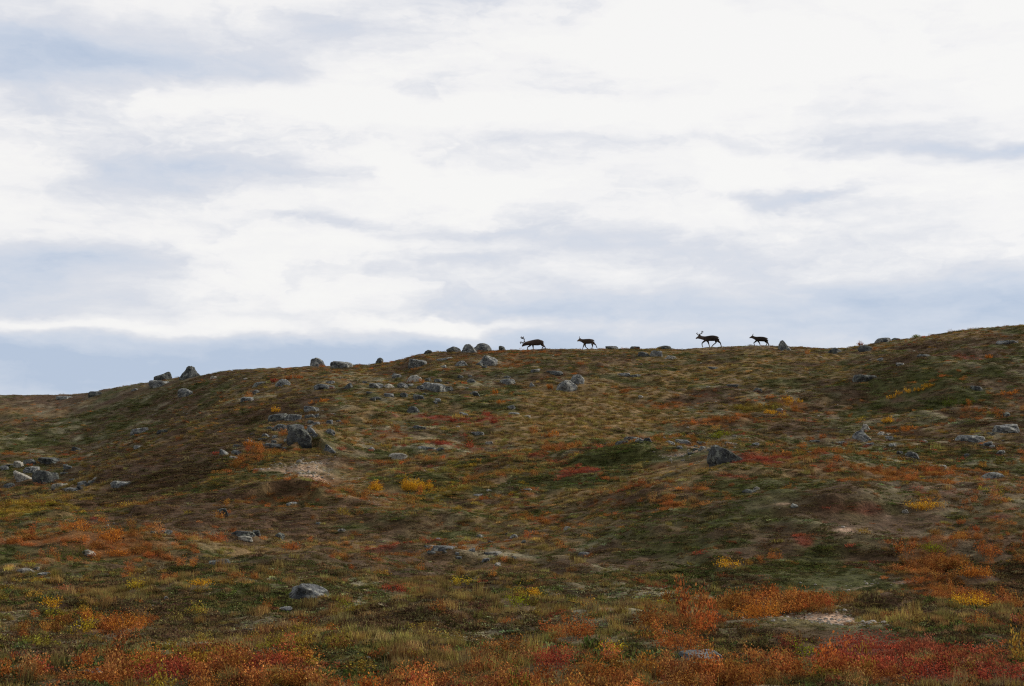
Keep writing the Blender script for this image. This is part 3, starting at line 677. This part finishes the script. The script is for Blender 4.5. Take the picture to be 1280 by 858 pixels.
# ------------------------------------------------------------------ plants: leaf clumps
def leaves(c, size, r, up=0.4, elong=1.3):
    """one bent leaf (two triangles as a quad) at each centre"""
    n = len(c)
    a = r.normal(size=(n, 3)); a[:, 2] += up; a /= np.linalg.norm(a, axis=1)[:, None]
    b = np.cross(a, r.normal(size=(n, 3))); b /= np.linalg.norm(b, axis=1)[:, None] + 1e-9
    s = (size * r.uniform(0.6, 1.35, n))[:, None] if np.ndim(size) == 0 else size[:, None]
    e = a * s * elong * 0.5; w = b * s * 0.5
    V = np.stack([c - e, c + w * 0.9 + e * .1, c + e, c - w * 0.9 + e * .1], 1).reshape(-1, 3)
    Fc = np.arange(n * 4).reshape(-1, 4)
    return V, Fc
def clump(kind, r, wid, hgt, n, leaf):
    """leaf centres of a bushy or matted plant; returns verts, faces, brightness of each leaf"""
    if kind == 'mat':
        ang = r.uniform(0, 2 * np.pi, n); rad = np.sqrt(r.uniform(0, 1, n))
        lob = 1 + 0.25 * np.sin(ang * 3 + r.uniform(0, 6)) + 0.15 * np.sin(ang * 5 + r.uniform(0, 6))
        x = rad * np.cos(ang) * lob * wid / 2; y = rad * np.sin(ang) * lob * wid / 2
        top = hgt * (1 - rad ** 2) * (0.6 + 0.4 * np.sin(x * 23 + 1) * np.sin(y * 19))
        z = top * r.uniform(0.5, 1.1, n) - 0.02
        c = np.stack([x, y, z], 1); V, Fc = leaves(c, leaf, r, 0.5, 1.5)
    elif kind == 'bush':
        k = max(6, int(n / 22)); P_ = []
        for i in range(k):
            an = r.uniform(0, 2 * np.pi); rd = math.sqrt(r.uniform(0, 1)); bx = rd * math.cos(an) * wid * .30; by = rd * math.sin(an) * wid * .30
            tx = bx + math.cos(an) * wid * .20 * r.uniform(.2, 1.2); ty = by + math.sin(an) * wid * .20 * r.uniform(.2, 1.2)
            tz = hgt * (1 - 0.45 * rd ** 2) * r.uniform(.55, 1.1)
            m = max(6, int(n / k)); t = r.uniform(0.2, 1, m) ** 0.8
            q = np.stack([bx + (tx - bx) * t, by + (ty - by) * t, tz * t], 1) + r.normal(size=(m, 3)) * np.array([.035, .035, .03]) * (0.6 + wid)
            P_.append(q)
        c = np.concatenate(P_); c[:, 2] = np.maximum(c[:, 2], 0.005); V, Fc = leaves(c, leaf, r, 0.6, 1.2)
    elif kind == 'grass':
        x = r.normal(size=n) * wid * .22; y = r.normal(size=n) * wid * .22
        l = hgt * r.uniform(.4, 1.1, n); th = r.uniform(0, 2 * np.pi, n); ln = r.uniform(.1, .7, n)
        bx = np.cos(th + 1.57) * leaf / 2; by = np.sin(th + 1.57) * leaf / 2
        z0 = np.zeros(n) - .01
        tx = x + np.cos(th) * l * ln; ty = y + np.sin(th) * l * ln; tz = l * np.sqrt(1 - (ln * .9) ** 2)
        V = np.stack([np.stack([x - bx, y - by, z0], 1), np.stack([x + bx, y + by, z0], 1), np.stack([tx + bx * .2, ty + by * .2, tz], 1), np.stack([tx - bx * .2, ty - by * .2, tz], 1)], 1).reshape(-1, 3)
        Fc = np.arange(n * 4).reshape(-1, 4)
    return V, Fc, r.uniform(0, 1, len(Fc))
def twig_mesh(r, wid, hgt, k, th=0.006):
    V = []; Fc = []; 
    for i in range(k):
        an = r.uniform(0, 2 * np.pi); rd = math.sqrt(r.uniform(0, 1)); p0 = np.array([rd * math.cos(an) * wid * .12, rd * math.sin(an) * wid * .12, -.05])
        p2 = np.array([rd * math.cos(an) * wid * .46, rd * math.sin(an) * wid * .46, hgt * (1 - .45 * rd ** 2) * r.uniform(.75, 1.12)])
        p1 = (p0 + p2) / 2 + r.normal(size=3) * .06 * wid; 
        ring = []
        for p, t in ((p0, th), (p1, th * .7), (p2, th * .3)):
            ring.append([p + t * np.array([math.cos(a), math.sin(a), 0]) for a in (0, 2.09, 4.19)])
        b0 = len(V)
        for q in ring: V += q
        for s in range(2):
            for a in range(3):
                Fc.append([b0 + s * 3 + a, b0 + s * 3 + (a + 1) % 3, b0 + s * 3 + 3 + (a + 1) % 3, b0 + s * 3 + 3 + a])
    return np.array(V), np.array(Fc)

SPEC = { # class: kind, width, height, leaves, leaf size, clumps per instance mesh
 0: ('mat', .50, .09, 300, .022), 1: ('mat', .50, .08, 280, .022), 2: ('bush', .42, .24, 330, .021), 3: ('bush', .34, .12, 260, .019),
 4: ('bush', .42, .20, 300, .023), 5: ('mat', .40, .035, 200, .024), 6: ('grass', .34, .13, 170, .009)}
STUFFN = {0: ('crowberry_heath', 'low dark green crowberry mats spread over the slope', 'green heath'),
          1: ('brown_heather', 'low brown heather covering the slope between the coloured patches', 'brown heath'),
          2: ('dwarf_birch', 'mass of small orange dwarf birch leaves in patches over the slope', 'orange scrub'),
          3: ('bearberry', 'low red bearberry and blueberry leaves in streaks over the slope', 'red heath'),
          4: ('dwarf_willow', 'low yellow dwarf willow leaves in patches over the slope', 'yellow scrub'),
          5: ('reindeer_lichen', 'pale grey reindeer lichen crust between the heath plants', 'lichen'),
          6: ('dry_grass', 'straw coloured dry grass tufts between the heath plants', 'grass')}
def pebbles(x, y, z):
    col = bpy.data.collections.new('pebbles'); v, f = ico(2)
    m, T, b = principled('gravel_stone', .9, .2)
    a = T.n('ShaderNodeAttribute', attribute_name='tint', attribute_type='INSTANCER'); T.l(a.outputs['Color'], b.inputs['Base Color'])
    for i in range(5):
        r = np.random.default_rng(60 + i); p = v * (1 + .25 * n3(v, 1.5, 60 + i)[:, None]) * np.array([1, r.uniform(.6, .9), r.uniform(.4, .7)])
        col.objects.link(bpy.data.objects.new('pebble', mesh_np('pebble', p, f, m)))
    x = np.repeat(x, 3) + rng.normal(0, .16, 3 * len(x)); y = np.repeat(y, 3) + rng.normal(0, .3, 3 * len(y)); z = H(x, y)
    n = len(x); me = bpy.data.meshes.new('gravel'); me.vertices.add(n); me.vertices.foreach_set('co', np.stack([x, y, z], 1).astype(np.float32).ravel())
    def attr(nm, ty, key, arr):
        a = me.attributes.new(nm, ty, 'POINT'); a.data.foreach_set(key, np.ascontiguousarray(arr).ravel())
    attr('idx', 'INT', 'value', rng.integers(0, 5, n).astype(np.int32))
    attr('rot', 'FLOAT_VECTOR', 'vector', rng.uniform(0, 6.28, (n, 3)).astype(np.float32) * np.array([.05, .05, 1], np.float32))
    sc = (0.006 + 0.00030 * y) * rng.lognormal(0, .55, n)
    attr('scl', 'FLOAT_VECTOR', 'vector', np.repeat(sc[:, None], 3, 1).astype(np.float32))
    t = rng.uniform(.12, .38, (n, 1)) * np.array([[1, .92, .82]])
    attr('tint', 'FLOAT_COLOR', 'color', np.concatenate([t, np.ones((n, 1))], 1).astype(np.float32))
    o = link('gravel', me, label='loose gravel and small stones on the bare sandy patches', category='gravel', kind='stuff')
    md = o.modifiers.new('scatter', 'NODES'); md.node_group = gn_scatter(col)
def gn_scatter(protos_col):
    g = bpy.data.node_groups.new('scatter', 'GeometryNodeTree')
    g.interface.new_socket('Geometry', in_out='INPUT', socket_type='NodeSocketGeometry')
    g.interface.new_socket('Geometry', in_out='OUTPUT', socket_type='NodeSocketGeometry')
    N = g.nodes; L = g.links
    gi = N.new('NodeGroupInput'); go = N.new('NodeGroupOutput'); iop = N.new('GeometryNodeInstanceOnPoints')
    ci = N.new('GeometryNodeCollectionInfo'); ci.inputs['Collection'].default_value = protos_col
    ci.inputs['Separate Children'].default_value = True; ci.inputs['Reset Children'].default_value = True
    def na(nm, ty):
        a = N.new('GeometryNodeInputNamedAttribute'); a.data_type = ty; a.inputs['Name'].default_value = nm
        return [o for o in a.outputs if o.enabled and o.name == 'Attribute'][0]
    L.new(gi.outputs[0], iop.inputs['Points']); L.new(ci.outputs[0], iop.inputs['Instance'])
    iop.inputs['Pick Instance'].default_value = True
    L.new(na('idx', 'INT'), iop.inputs['Instance Index']); L.new(na('rot', 'FLOAT_VECTOR'), iop.inputs['Rotation']); L.new(na('scl', 'FLOAT_VECTOR'), iop.inputs['Scale'])
    L.new(iop.outputs[0], go.inputs[0])
    return g
def scatter_points(n, y0, y1, spread, power):
    # density falls with distance as y^-power
    a = 1 - power; q = rng.uniform(0, 1, n)
    y = (y0 ** a + q * (y1 ** a - y0 ** a)) ** (1 / a)
    x = rng.uniform(-1, 1, n) * (spread * (y + 2) + 3.5)
    return x, y
NP = 7
def build_cover():
    xs, ys = [], []
    for (n, y0, y1, pw_) in ((76000, 8.5, 25, -0.6), (65000, 24, 60, -0.35), (78000, 55, 128, -0.3), (9500, 118, 162, -.3)):
        x, y = scatter_points(n, y0, y1, 0.43, pw_); xs.append(x); ys.append(y)
    x = np.concatenate(xs); y = np.concatenate(ys)
    ok = (y < 126) | (x < -0.1 * y); x = x[ok]; y = y[ok]
    keep = np.ones(len(x), bool)
    for (cx, cy, a, b_) in FOOT: keep &= (((x - cx) / (a * .86)) ** 2 + ((y - cy) / (b_ * .86)) ** 2) > 1
    x = x[keep]; y = y[keep]
    s = cover(x, y)
    s = s + rng.gumbel(size=s.shape) * 0.36
    cl_ = s.argmax(0)
    z = H(x, y)
    pebbles(x[cl_ == 7], y[cl_ == 7], z[cl_ == 7])
    for k, (kind, wid, hgt, nl, lf) in SPEC.items():
        m = cl_ == k
        n = int(m.sum())
        if not n: continue
        col = bpy.data.collections.new('plants')
        for i in range(NP):
            r = np.random.default_rng(1000 + k * 20 + i)
            V, Fc, lv = clump(kind, r, wid * r.uniform(.85, 1.15), hgt * r.uniform(.8, 1.2), nl, lf)
            o = bpy.data.objects.new('plant', mesh_np('plant', V, Fc, m_leaf, lv)); col.objects.link(o)
        me = bpy.data.meshes.new(STUFFN[k][0])
        me.vertices.add(n); me.vertices.foreach_set('co', np.stack([x[m], y[m], z[m] - .012], 1).astype(np.float32).ravel())
        def attr(nm, ty, key, arr):
            a = me.attributes.new(nm, ty, 'POINT'); a.data.foreach_set(key, np.ascontiguousarray(arr).ravel())
        attr('idx', 'INT', 'value', rng.integers(0, NP, n).astype(np.int32))
        rot = np.stack([rng.normal(0, .1, n), rng.normal(0, .1, n), rng.uniform(0, 6.28, n)], 1).astype(np.float32)
        attr('rot', 'FLOAT_VECTOR', 'vector', rot)
        d = y[m]; sc = np.clip(rng.lognormal(0, .28, n), .5, 1.6) * (0.50 + 0.58 * sstep(18, 80, d))
        hs = np.clip(rng.lognormal(0, .28, n), .5, 1.4) * (1 - .42 * sstep(16, 34, d)) * (1 - .35 * sstep(60, 105, d))
        hs = hs * np.where(rng.uniform(0, 1, n) < .05, 1.9, 1.0)
        lo_ = lowness(x[m], y[m]); sc = sc * (.5 + .5 * lo_); hs = hs * lo_
        attr('scl', 'FLOAT_VECTOR', 'vector', np.stack([sc, sc, sc * hs], 1).astype(np.float32))
        t = BASE[k][None, :] * rng.lognormal(0, .26, (n, 1)) * rng.lognormal(0, .10, (n, 3))
        # each plant leans towards the colour of a neighbouring kind
        o2 = rng.choice([0, 1, 6, 5, 0, 1], n); w = rng.uniform(0, .36, n)[:, None]
        t = t * (1 - w) + BASE[o2] * w
        attr('tint', 'FLOAT_COLOR', 'color', np.concatenate([t, np.ones((n, 1))], 1).astype(np.float32))
        nm, lab, cat = STUFFN[k]
        o = link(nm, me, label=lab, category=cat, kind='stuff')
        md = o.modifiers.new('scatter', 'NODES'); md.node_group = gn_scatter(col)

# shrubs one can tell apart
SHC = {'gold': (.56, .29, .03), 'orange': (.42, .15, .035), 'rust': (.34, .11, .04), 'red': (.29, .058, .042), 'yellow': (.42, .29, .035), 'green': (.075, .095, .018), 'lime': (.20, .20, .02)}
SHM = {k: leaf_mat('leaves_' + k, v, .3) for k, v in SHC.items()}
SHRUBS = [
 (500, 603, 80, 24, 'gold', 'wide golden shrub in front of the pale squarish boulder'),
 (315, 554, 30, 15, 'orange', 'bright orange shrub right of the leaning upright stone on the left bank'),
 (270, 566, 12, 5, 'red', 'small red shrub above the leaning upright stone'),
 (424, 560, 20, 7, 'red', 'bright red shrub beside the tilted stone above the sand hollow'),
 (551, 554, 16, 5, 'red', 'small bright red shrub above the little dark stone mid hill'),
 (367, 469, 26, 10, 'rust', 'rust orange shrub just below the skyline left of the round grey boulder'),
 (343, 474, 12, 7, 'red', 'red shrub between the dark flat and the bluish skyline boulders'),
 (399, 499, 22, 9, 'orange', 'orange shrub under the long tilted grey slab'),
 (345, 510, 18, 11, 'gold', 'golden brown shrub above the left rock outcrop'),
 (566, 524, 18, 8, 'red', 'red shrub left of the grey stone in mid hill'),
 (608, 516, 16, 8, 'red', 'red shrub right of the grey stone in mid hill'),
 (619, 526, 12, 7, 'red', 'small red shrub lower right of the stone in mid hill'),
 (619, 490, 14, 7, 'orange', 'orange shrub right of the dark round stone by the widest slab'),
 (626, 502, 16, 7, 'orange', 'orange shrub below the low grey stone under the first reindeer'),
 (686, 483, 17, 8, 'orange', 'orange shrub touching the left side of the front round boulder'),
 (690, 541, 25, 10, 'orange', 'orange shrub at the lower edge of the straw patch'),
 (897, 544, 32, 9, 'lime', 'yellow green shrub above the wedge boulder'),
 (993, 502, 28, 11, 'gold', 'golden shrub at the left of the right slope'),
 (967, 514, 28, 9, 'gold', 'golden orange shrub lower left of the golden shrub on the right slope'),
 (1187, 504, 64, 14, 'green', 'broad green willow shrub on the right slope'),
 (1135, 489, 70, 8, 'gold', 'wide low golden green shrub left of the broad green willow'),
 (1135, 536, 38, 7, 'orange', 'flat bright orange shrub right of the grey right slope boulder'),
 (1262, 491, 24, 9, 'orange', 'orange shrub right of the broad green willow by the right edge'),
 (1234, 445, 16, 8, 'orange', 'orange shrub high on the right slope under the skyline'),
 (1075, 427, 9, 8, 'rust', 'small twiggy shrub sticking up on the skyline beside the long boulder'),
 (1144, 419, 9, 5, 'lime', 'tiny pale bush on the rising right skyline'),
 (1108, 523, 22, 11, 'gold', 'yellow brown shrub up right of the grey right slope boulder'),
 (720, 780, 64, 36, 'rust', 'rusty orange dwarf birch bush standing tallest right of the bottom centre'),
 (690, 822, 70, 32, 'red', 'red leaved bush in front of the rusty one near the bottom centre'),
 (768, 805, 44, 20, 'yellow', 'yellow leaved bush right of the red one near the bottom centre'),
 (850, 795, 90, 38, 'rust', 'broad rusty bush with a dark hollow left of the sandy scar'),
 (950, 758, 84, 30, 'orange', 'orange topped bush bank at the left end of the sandy scar'),
 (576, 725, 32, 14, 'yellow', 'yellow shrub in the middle of the lower plain'),
 (492, 736, 36, 13, 'red', 'round reddish shrub right of the large foreground boulder'),
 (665, 740, 26, 10, 'gold', 'golden shrub above the bushes right of the bottom centre'),
 (645, 754, 42, 9, 'lime', 'low lime yellow shrub left of the golden one on the lower plain'),
 (363, 682, 34, 12, 'rust', 'rusty round shrub on the plain right of the egg-shaped stone'),
 (115, 663, 80, 20, 'orange', 'big orange thicket on the left plain in front of the gully'),
 (86, 690, 34, 13, 'green', 'green willow shrub left of the smooth pale stone'),
 (150, 691, 56, 10, 'orange', 'long low orange shrub right of the smooth pale stone'),
 (172, 729, 30, 14, 'yellow', 'olive yellow shrub on the lower left plain'),
 (65, 752, 30, 14, 'gold', 'golden shrub near the left edge of the lower plain'),
 (255, 728, 30, 9, 'gold', 'low golden shrub on the lower left plain right of the olive one'),
 (105, 781, 40, 20, 'yellow', 'yellow bush at the left of a mixed clump in the lower left'),
 (160, 780, 60, 26, 'orange', 'orange and red bush at the right of a mixed clump in the lower left'),
 (205, 832, 76, 34, 'red', 'dark red bush at the bottom left'),
 (332, 822, 56, 28, 'red', 'bright red bush at the bottom between the two left rocks'),
 (1008, 808, 40, 22, 'lime', 'lime green willow bush below the sandy scar'),
 (1082, 800, 70, 32, 'red', 'scarlet orange bush just right of the lime green one'),
 (1215, 748, 60, 22, 'gold', 'golden bush at the right end of the terrace'),
 (1215, 712, 70, 20, 'orange', 'orange bush up on the right of the terrace'),
 (1240, 686, 50, 18, 'rust', 'rust red bush near the right edge above the terrace'),
 (1150, 833, 90, 34, 'red', 'crimson bush at the bottom right'),
 (1250, 838, 70, 36, 'red', 'deep red bush in the bottom right corner'),
 (912, 702, 40, 10, 'gold', 'low golden shrub on the left flank of the terrace mound'),
 (1170, 690, 40, 12, 'lime', 'yellowish green shrub on the right flank of the terrace mound'),
 (1160, 632, 60, 14, 'gold', 'golden shrub right of the pale stone on the mound'),
]
def shrub(u, v, w, h, colr, label, sd):
    x, y, z, crest = cast(u, v + h / 2)
    Wd = w * y / F; Hh = max(h * y / F * .95, .12)
    if not crest: y += Wd * .12; x = x * (y / (y - Wd * .12))
    z = float(H(x, y))
    r = np.random.default_rng(5000 + sd)
    FOOT.append((x, y - .1 * Wd, Wd * .55, max(.4, Wd * .45)))
    root = bpy.data.objects.new('shrub', None); scn.collection.objects.link(root); root.location = (x, y, z - .02)
    root.empty_display_size = .3
    root['label'] = label; root['category'] = 'shrub'; root['group'] = 'autumn shrubs standing out from the heath'
    lf = 0.010 + 0.00029 * y
    dpt = min(Wd, max(Hh * 2.2, .5))
    n = int(min(7000, max(500, 0.9 * Wd * (Hh + dpt * .6) / lf ** 2)))
    # several stools make up a wide shrub
    k = max(1, int(Wd / .45)); Vs = []; Fs = []; ls = []; TV = []; TF = []; nv = 0; tv = 0
    for i in range(k * 2):
        ox = r.uniform(-.5, .5) * (Wd - .3) if k > 1 else r.uniform(-.1, .1) * Wd
        fx = 1 - .55 * (2 * ox / max(Wd, .01)) ** 2
        oy = r.uniform(-.35, .35) * dpt
        ww = min(Wd, .55) * r.uniform(.8, 1.15); hh = Hh * fx * r.uniform(.65, 1.08)
        V, Fc, lv = clump('bush', r, ww, hh, max(60, n // (k * 2)), lf)
        zo = float(H(x + ox, y + oy)) - z
        off = np.array([ox, oy, zo])
        Vs.append(V + off); Fs.append(Fc + nv); ls.append(lv); nv += len(V)
        V, Fc = twig_mesh(r, ww, hh, 7, .004 + .00004 * y); TV.append(V + off); TF.append(Fc + tv); tv += len(V)
    q = np.array([[a, b_, c_] for a in (-Wd / 2, Wd / 2) for b_, c_ in ((-.012, -.05), (.012, -.05), (0, -.075))])
    TV.append(q); TF.append(np.array([[0, 1, 4, 3], [1, 2, 5, 4], [2, 0, 3, 5]]) + tv)
    link('foliage', mesh_np('foliage', np.concatenate(Vs), np.concatenate(Fs), SHM[colr], np.concatenate(ls)), root)
    link('stems', mesh_np('stems', np.concatenate(TV), np.concatenate(TF), m_twig), root)
for i, q in enumerate(SHRUBS): shrub(*q, i)
build_cover()

# ------------------------------------------------------------------ reindeer
def skin(name, chains, mat, parent, sub=2):
    """chains: list of lists of (key, (x,y,z), rx, ry); the same key is the same joint"""
    me = bpy.data.meshes.new(name); keys = {}; co = []; rad = []; ed = []
    for ch in chains:
        prev = None
        for key, p, rx, ry in ch:
            if key is None or key not in keys:
                i = len(co); co.append(p); rad.append((rx, ry))
                if key is not None: keys[key] = i
            else: i = keys[key]
            if prev is not None: ed.append((prev, i))
            prev = i
    me.from_pydata(co, ed, []); me.materials.append(mat)
    o = link(name, me, parent)
    bm = bmesh.new(); bm.from_mesh(me); ly = bm.verts.layers.skin.verify(); bm.verts.ensure_lookup_table()
    for i, v in enumerate(bm.verts): v[ly].radius = rad[i]; v[ly].use_root = (i == (1 if len(co) > 12 and name == 'reindeer' else 0))
    bm.to_mesh(me); bm.free()
    sk = o.modifiers.new('skin', 'SKIN'); sk.use_smooth_shade = True; sk.branch_smoothing = 0.4
    ss = o.modifiers.new('sub', 'SUBSURF'); ss.levels = sub; ss.render_levels = sub
    return o
def reindeer(u, vfoot, s8, foot, J, label, fur, ydist, antlers=(), ears=None):
    """J: joints in eighths of a pixel of the photo's enlargement, converted to metres: x right, y down"""
    x0 = J['pelvis'][0]
    x, y, z, crest = cast(u, vfoot)
    S_ = s8 * y / F
    def p(q, lat=0.0): return ((q[0] - x0) * S_, lat, (foot - q[1]) * S_)
    b = [('pelvis', p(J['pelvis']), J['r'][0] * 1.0, J['r'][0] * 1.38)]
    k = J['r']
    hx_, hz_ = J['pelvis']
    sp = [('rump', p((hx_ + 9, hz_ + 2)), J['r'][0] * .85, J['r'][0] * .95), b[0], ('mid', p(J['mid']), k[1] * 1.05, k[1] * 1.36), ('chest', p(J['chest']), k[2] * .95, k[2] * 1.38), ('neck0', p(J['neck0']), k[3] * .9, k[3] * 1.12),
          ('neck1', p(J['neck1']), k[4] * 1.05, k[4] * 1.35), ('head', p(J['head']), k[5] * 1.15, k[5] * 1.45), ('muz', p(J['muz']), k[6] * 1.15, k[6] * 1.5), ('nose', p(J['nose']), k[7], k[7])]
    hip, shd, hd_ = sp[1], sp[3], sp[6]
    ch = [sp]
    for side, key in ((-1, 'hindN'), (1, 'hindF')):
        pts = J[key]; rr_ = [.14, .10, .052, .040, .046]
        ch.append([hip] + [(None, p(q, side * (.085 if i else .07)), rr_[i] * J.get('leg', 1), rr_[i] * J.get('leg', 1) * (1.25 if i < 2 else 1)) for i, q in enumerate(pts)])
    for side, key in ((-1, 'foreN'), (1, 'foreF')):
        pts = J[key]; rr_ = [.10, .07, .046, .037, .046]
        ch.append([shd] + [(None, p(q, side * (.085 if i else .07)), rr_[i] * J.get('leg', 1), rr_[i] * J.get('leg', 1)) for i, q in enumerate(pts)])
    tl = J['tail']; ch.append([sp[0], (None, p(tl[0]), .05, .05), (None, p(tl[1]), .025, .025)])
    e = J['ear']
    for side in (-1, 1):
        h0 = p(J['head']); 
        ch.append([hd_, (None, (p(e[0])[0], side * .055, p(e[0])[2]), .022, .028), (None, (p(e[1])[0], side * .11, p(e[1])[2]), .014, .022), (None, (p(e[2])[0], side * .13, p(e[2])[2]), .006, .008)])
    body = skin('reindeer', ch, fur, None)
    body.location = (x, y, z)
    body['label'] = label; body['category'] = 'reindeer'; body['group'] = 'reindeer crossing the ridge'
    for side, a in antlers:
        chains = []
        for c_ in a:
            chains.append([(q[3] if len(q) > 3 else None, (p(q)[0], side * q[2][0], p(q)[2]), q[2][1] * 2.1, q[2][1] * 2.1) for q in c_])
        skin('antler', chains, m_antler, body, 1)
    hx = p(J['eye'])
    for side in (-1, 1):
        bm = bmesh.new(); bmesh.ops.create_uvsphere(bm, u_segments=12, v_segments=8, radius=.016); me = bpy.data.meshes.new('eye'); bm.to_mesh(me); bm.free()
        me.materials.append(m_eye); ey = link('eye', me, body, loc=(hx[0], side * k[5] * .95, hx[2]))
    return body
S8 = 1 / 8.0
def antler_set(beam, tines, palm, brow, lat=1.0):
    """beam: (x,y) points from the head up; tines off the named points"""
    out = []
    L = len(beam)
    main = [(q[0], q[1], (0.04 + .20 * lat * i / (L - 1), .020 - .006 * i / (L - 1)), 'b%d' % i) for i, q in enumerate(beam)]
    out.append(main)
    for (i, q) in tines:
        out.append([main[i], (q[0], q[1], (main[i][2][0] + .03 * lat, .010))])
    for (q1, q2) in palm:
        out.append([main[-1], (q1[0], q1[1], (main[-1][2][0], .017), 'p%d%d' % (q1[0], q1[1])), (q2[0], q2[1], (main[-1][2][0] + .01, .009))])
    if brow: out.append([main[0], (brow[0][0], brow[0][1], (.05, .014)), (brow[1][0], brow[1][1], (.05, .012)), (brow[2][0], brow[2][1], (.05, .008))])
    return out
# 1: grazing bull, head low
J1 = dict(r=[.215, .245, .235, .20, .14, .10, .068, .045], pelvis=(296, 220), mid=(250, 222), chest=(200, 221), neck0=(166, 230), neck1=(140, 236), head=(116, 240), muz=(106, 256), nose=(99, 267),
          hindN=[(308, 240), (303, 257), (316, 266), (302, 280), (300, 296)], hindF=[(300, 240), (304, 252), (326, 262), (333, 276), (334, 292)],
          foreN=[(206, 242), (210, 262), (211, 276), (212, 290), (212, 298)], foreF=[(192, 242), (178, 258), (158, 268), (155, 284), (155, 296)],
          tail=[(312, 216), (320, 226)], ear=[(121, 232), (128, 226), (136, 222)], eye=(112, 240), leg=1.0)
A1 = antler_set([(114, 233), (122, 215), (120, 196), (112, 184)], [(1, (134, 214)), (2, (131, 188))], [((100, 184), (80, 172)), ((100, 176), (92, 166)), ((114, 174), (117, 166)), ((104, 190), (86, 184))],
                [(104, 226), (92, 222), (82, 218)])
A1b = antler_set([(112, 234), (104, 226), (96, 216), (88, 222)], [(1, (96, 234)), (2, (84, 214))], [((82, 226), (78, 216)), ((86, 230), (84, 238))], None)
reindeer(640 + 296 * S8, 437.3, S8, 297, J1, 'antlered reindeer walking with its head lowered, first of the four from the left', m_fur2, 119.5, [(-1, A1), (1, A1b)])
# 2: young animal, head level, short spikes
J2 = dict(r=[.18, .195, .195, .15, .105, .082, .055, .036], pelvis=(800, 204), mid=(770, 210), chest=(727, 212), neck0=(704, 205), neck1=(688, 200), head=(672, 194), muz=(660, 203), nose=(650, 211),
          hindN=[(804, 228), (800, 246), (808, 258), (800, 274), (796, 290)], hindF=[(812, 222), (818, 232), (838, 244), (846, 264), (852, 280)],
          foreN=[(724, 235), (718, 252), (712, 266), (708, 280), (704, 292)], foreF=[(730, 235), (733, 252), (735, 266), (750, 278), (764, 288)],
          tail=[(816, 199), (824, 208)], ear=[(676, 186), (683, 183), (690, 180)], eye=(670, 194), leg=.85)
A2 = [[(674, 188, (.04, .014), 'a'), (674, 176, (.06, .011)), (676, 160, (.07, .007))]]
reindeer(640 + 800 * S8, 437.1, S8, 292, J2, 'young reindeer with short spike antlers, second of the four from the left', m_fur2, 118.5, [(-1, A2), (1, A2)])
# 3: trotting bull
J3 = dict(r=[.195, .225, .235, .19, .125, .088, .06, .042], pelvis=(444, 252), mid=(404, 256), chest=(350, 258), neck0=(322, 260), neck1=(295, 254), head=(268, 241), muz=(252, 253), nose=(238, 264),
          hindN=[(448, 274), (438, 292), (440, 304), (412, 326), (388, 354)], hindF=[(458, 272), (462, 286), (486, 304), (494, 334), (506, 360)],
          foreN=[(330, 284), (312, 297), (298, 312), (300, 334), (308, 352)], foreF=[(358, 282), (364, 298), (370, 316), (375, 334), (380, 354)],
          tail=[(460, 246), (470, 256)], ear=[(274, 232), (282, 230), (292, 228)], eye=(264, 240), leg=1.0)
A3 = antler_set([(270, 232), (278, 222), (290, 212), (296, 202)], [(1, (266, 214)), (2, (303, 214))], [((298, 196), (288, 188)), ((300, 196), (300, 185)), ((304, 198), (311, 190)), ((302, 200), (313, 200))],
                [(262, 228), (254, 222), (250, 212)])
A3b = antler_set([(268, 232), (262, 222), (256, 216), (254, 210)], [(1, (270, 216)), (2, (248, 208))], [((256, 206), (262, 198)), ((252, 208), (248, 202))], None)
reindeer(840 + 444 * S8, 435.9, S8, 362, J3, 'dark antlered reindeer trotting with its head up, third of the four from the left', m_fur, 116.5, [(-1, A3), (1, A3b)])
# 4: calf
J4 = dict(r=[.165, .175, .175, .135, .095, .075, .05, .034], pelvis=(938, 268), mid=(904, 272), chest=(852, 270), neck0=(832, 263), neck1=(816, 256), head=(802, 247), muz=(788, 255), nose=(775, 262),
          hindN=[(942, 286), (936, 300), (950, 312), (944, 332), (922, 352)], hindF=[(950, 286), (952, 302), (966, 316), (968, 340), (973, 360)],
          foreN=[(858, 290), (868, 304), (876, 318), (880, 338), (884, 358)], foreF=[(846, 288), (834, 300), (820, 308), (824, 324), (828, 340)],
          tail=[(950, 264), (960, 271)], ear=[(806, 238), (810, 228), (813, 218)], eye=(800, 247), leg=.85)
reindeer(840 + 938 * S8, 435.0, S8, 360, J4, 'dark antlerless calf with pale lower legs, last reindeer before the leaning boulder', m_fur, 116.0)
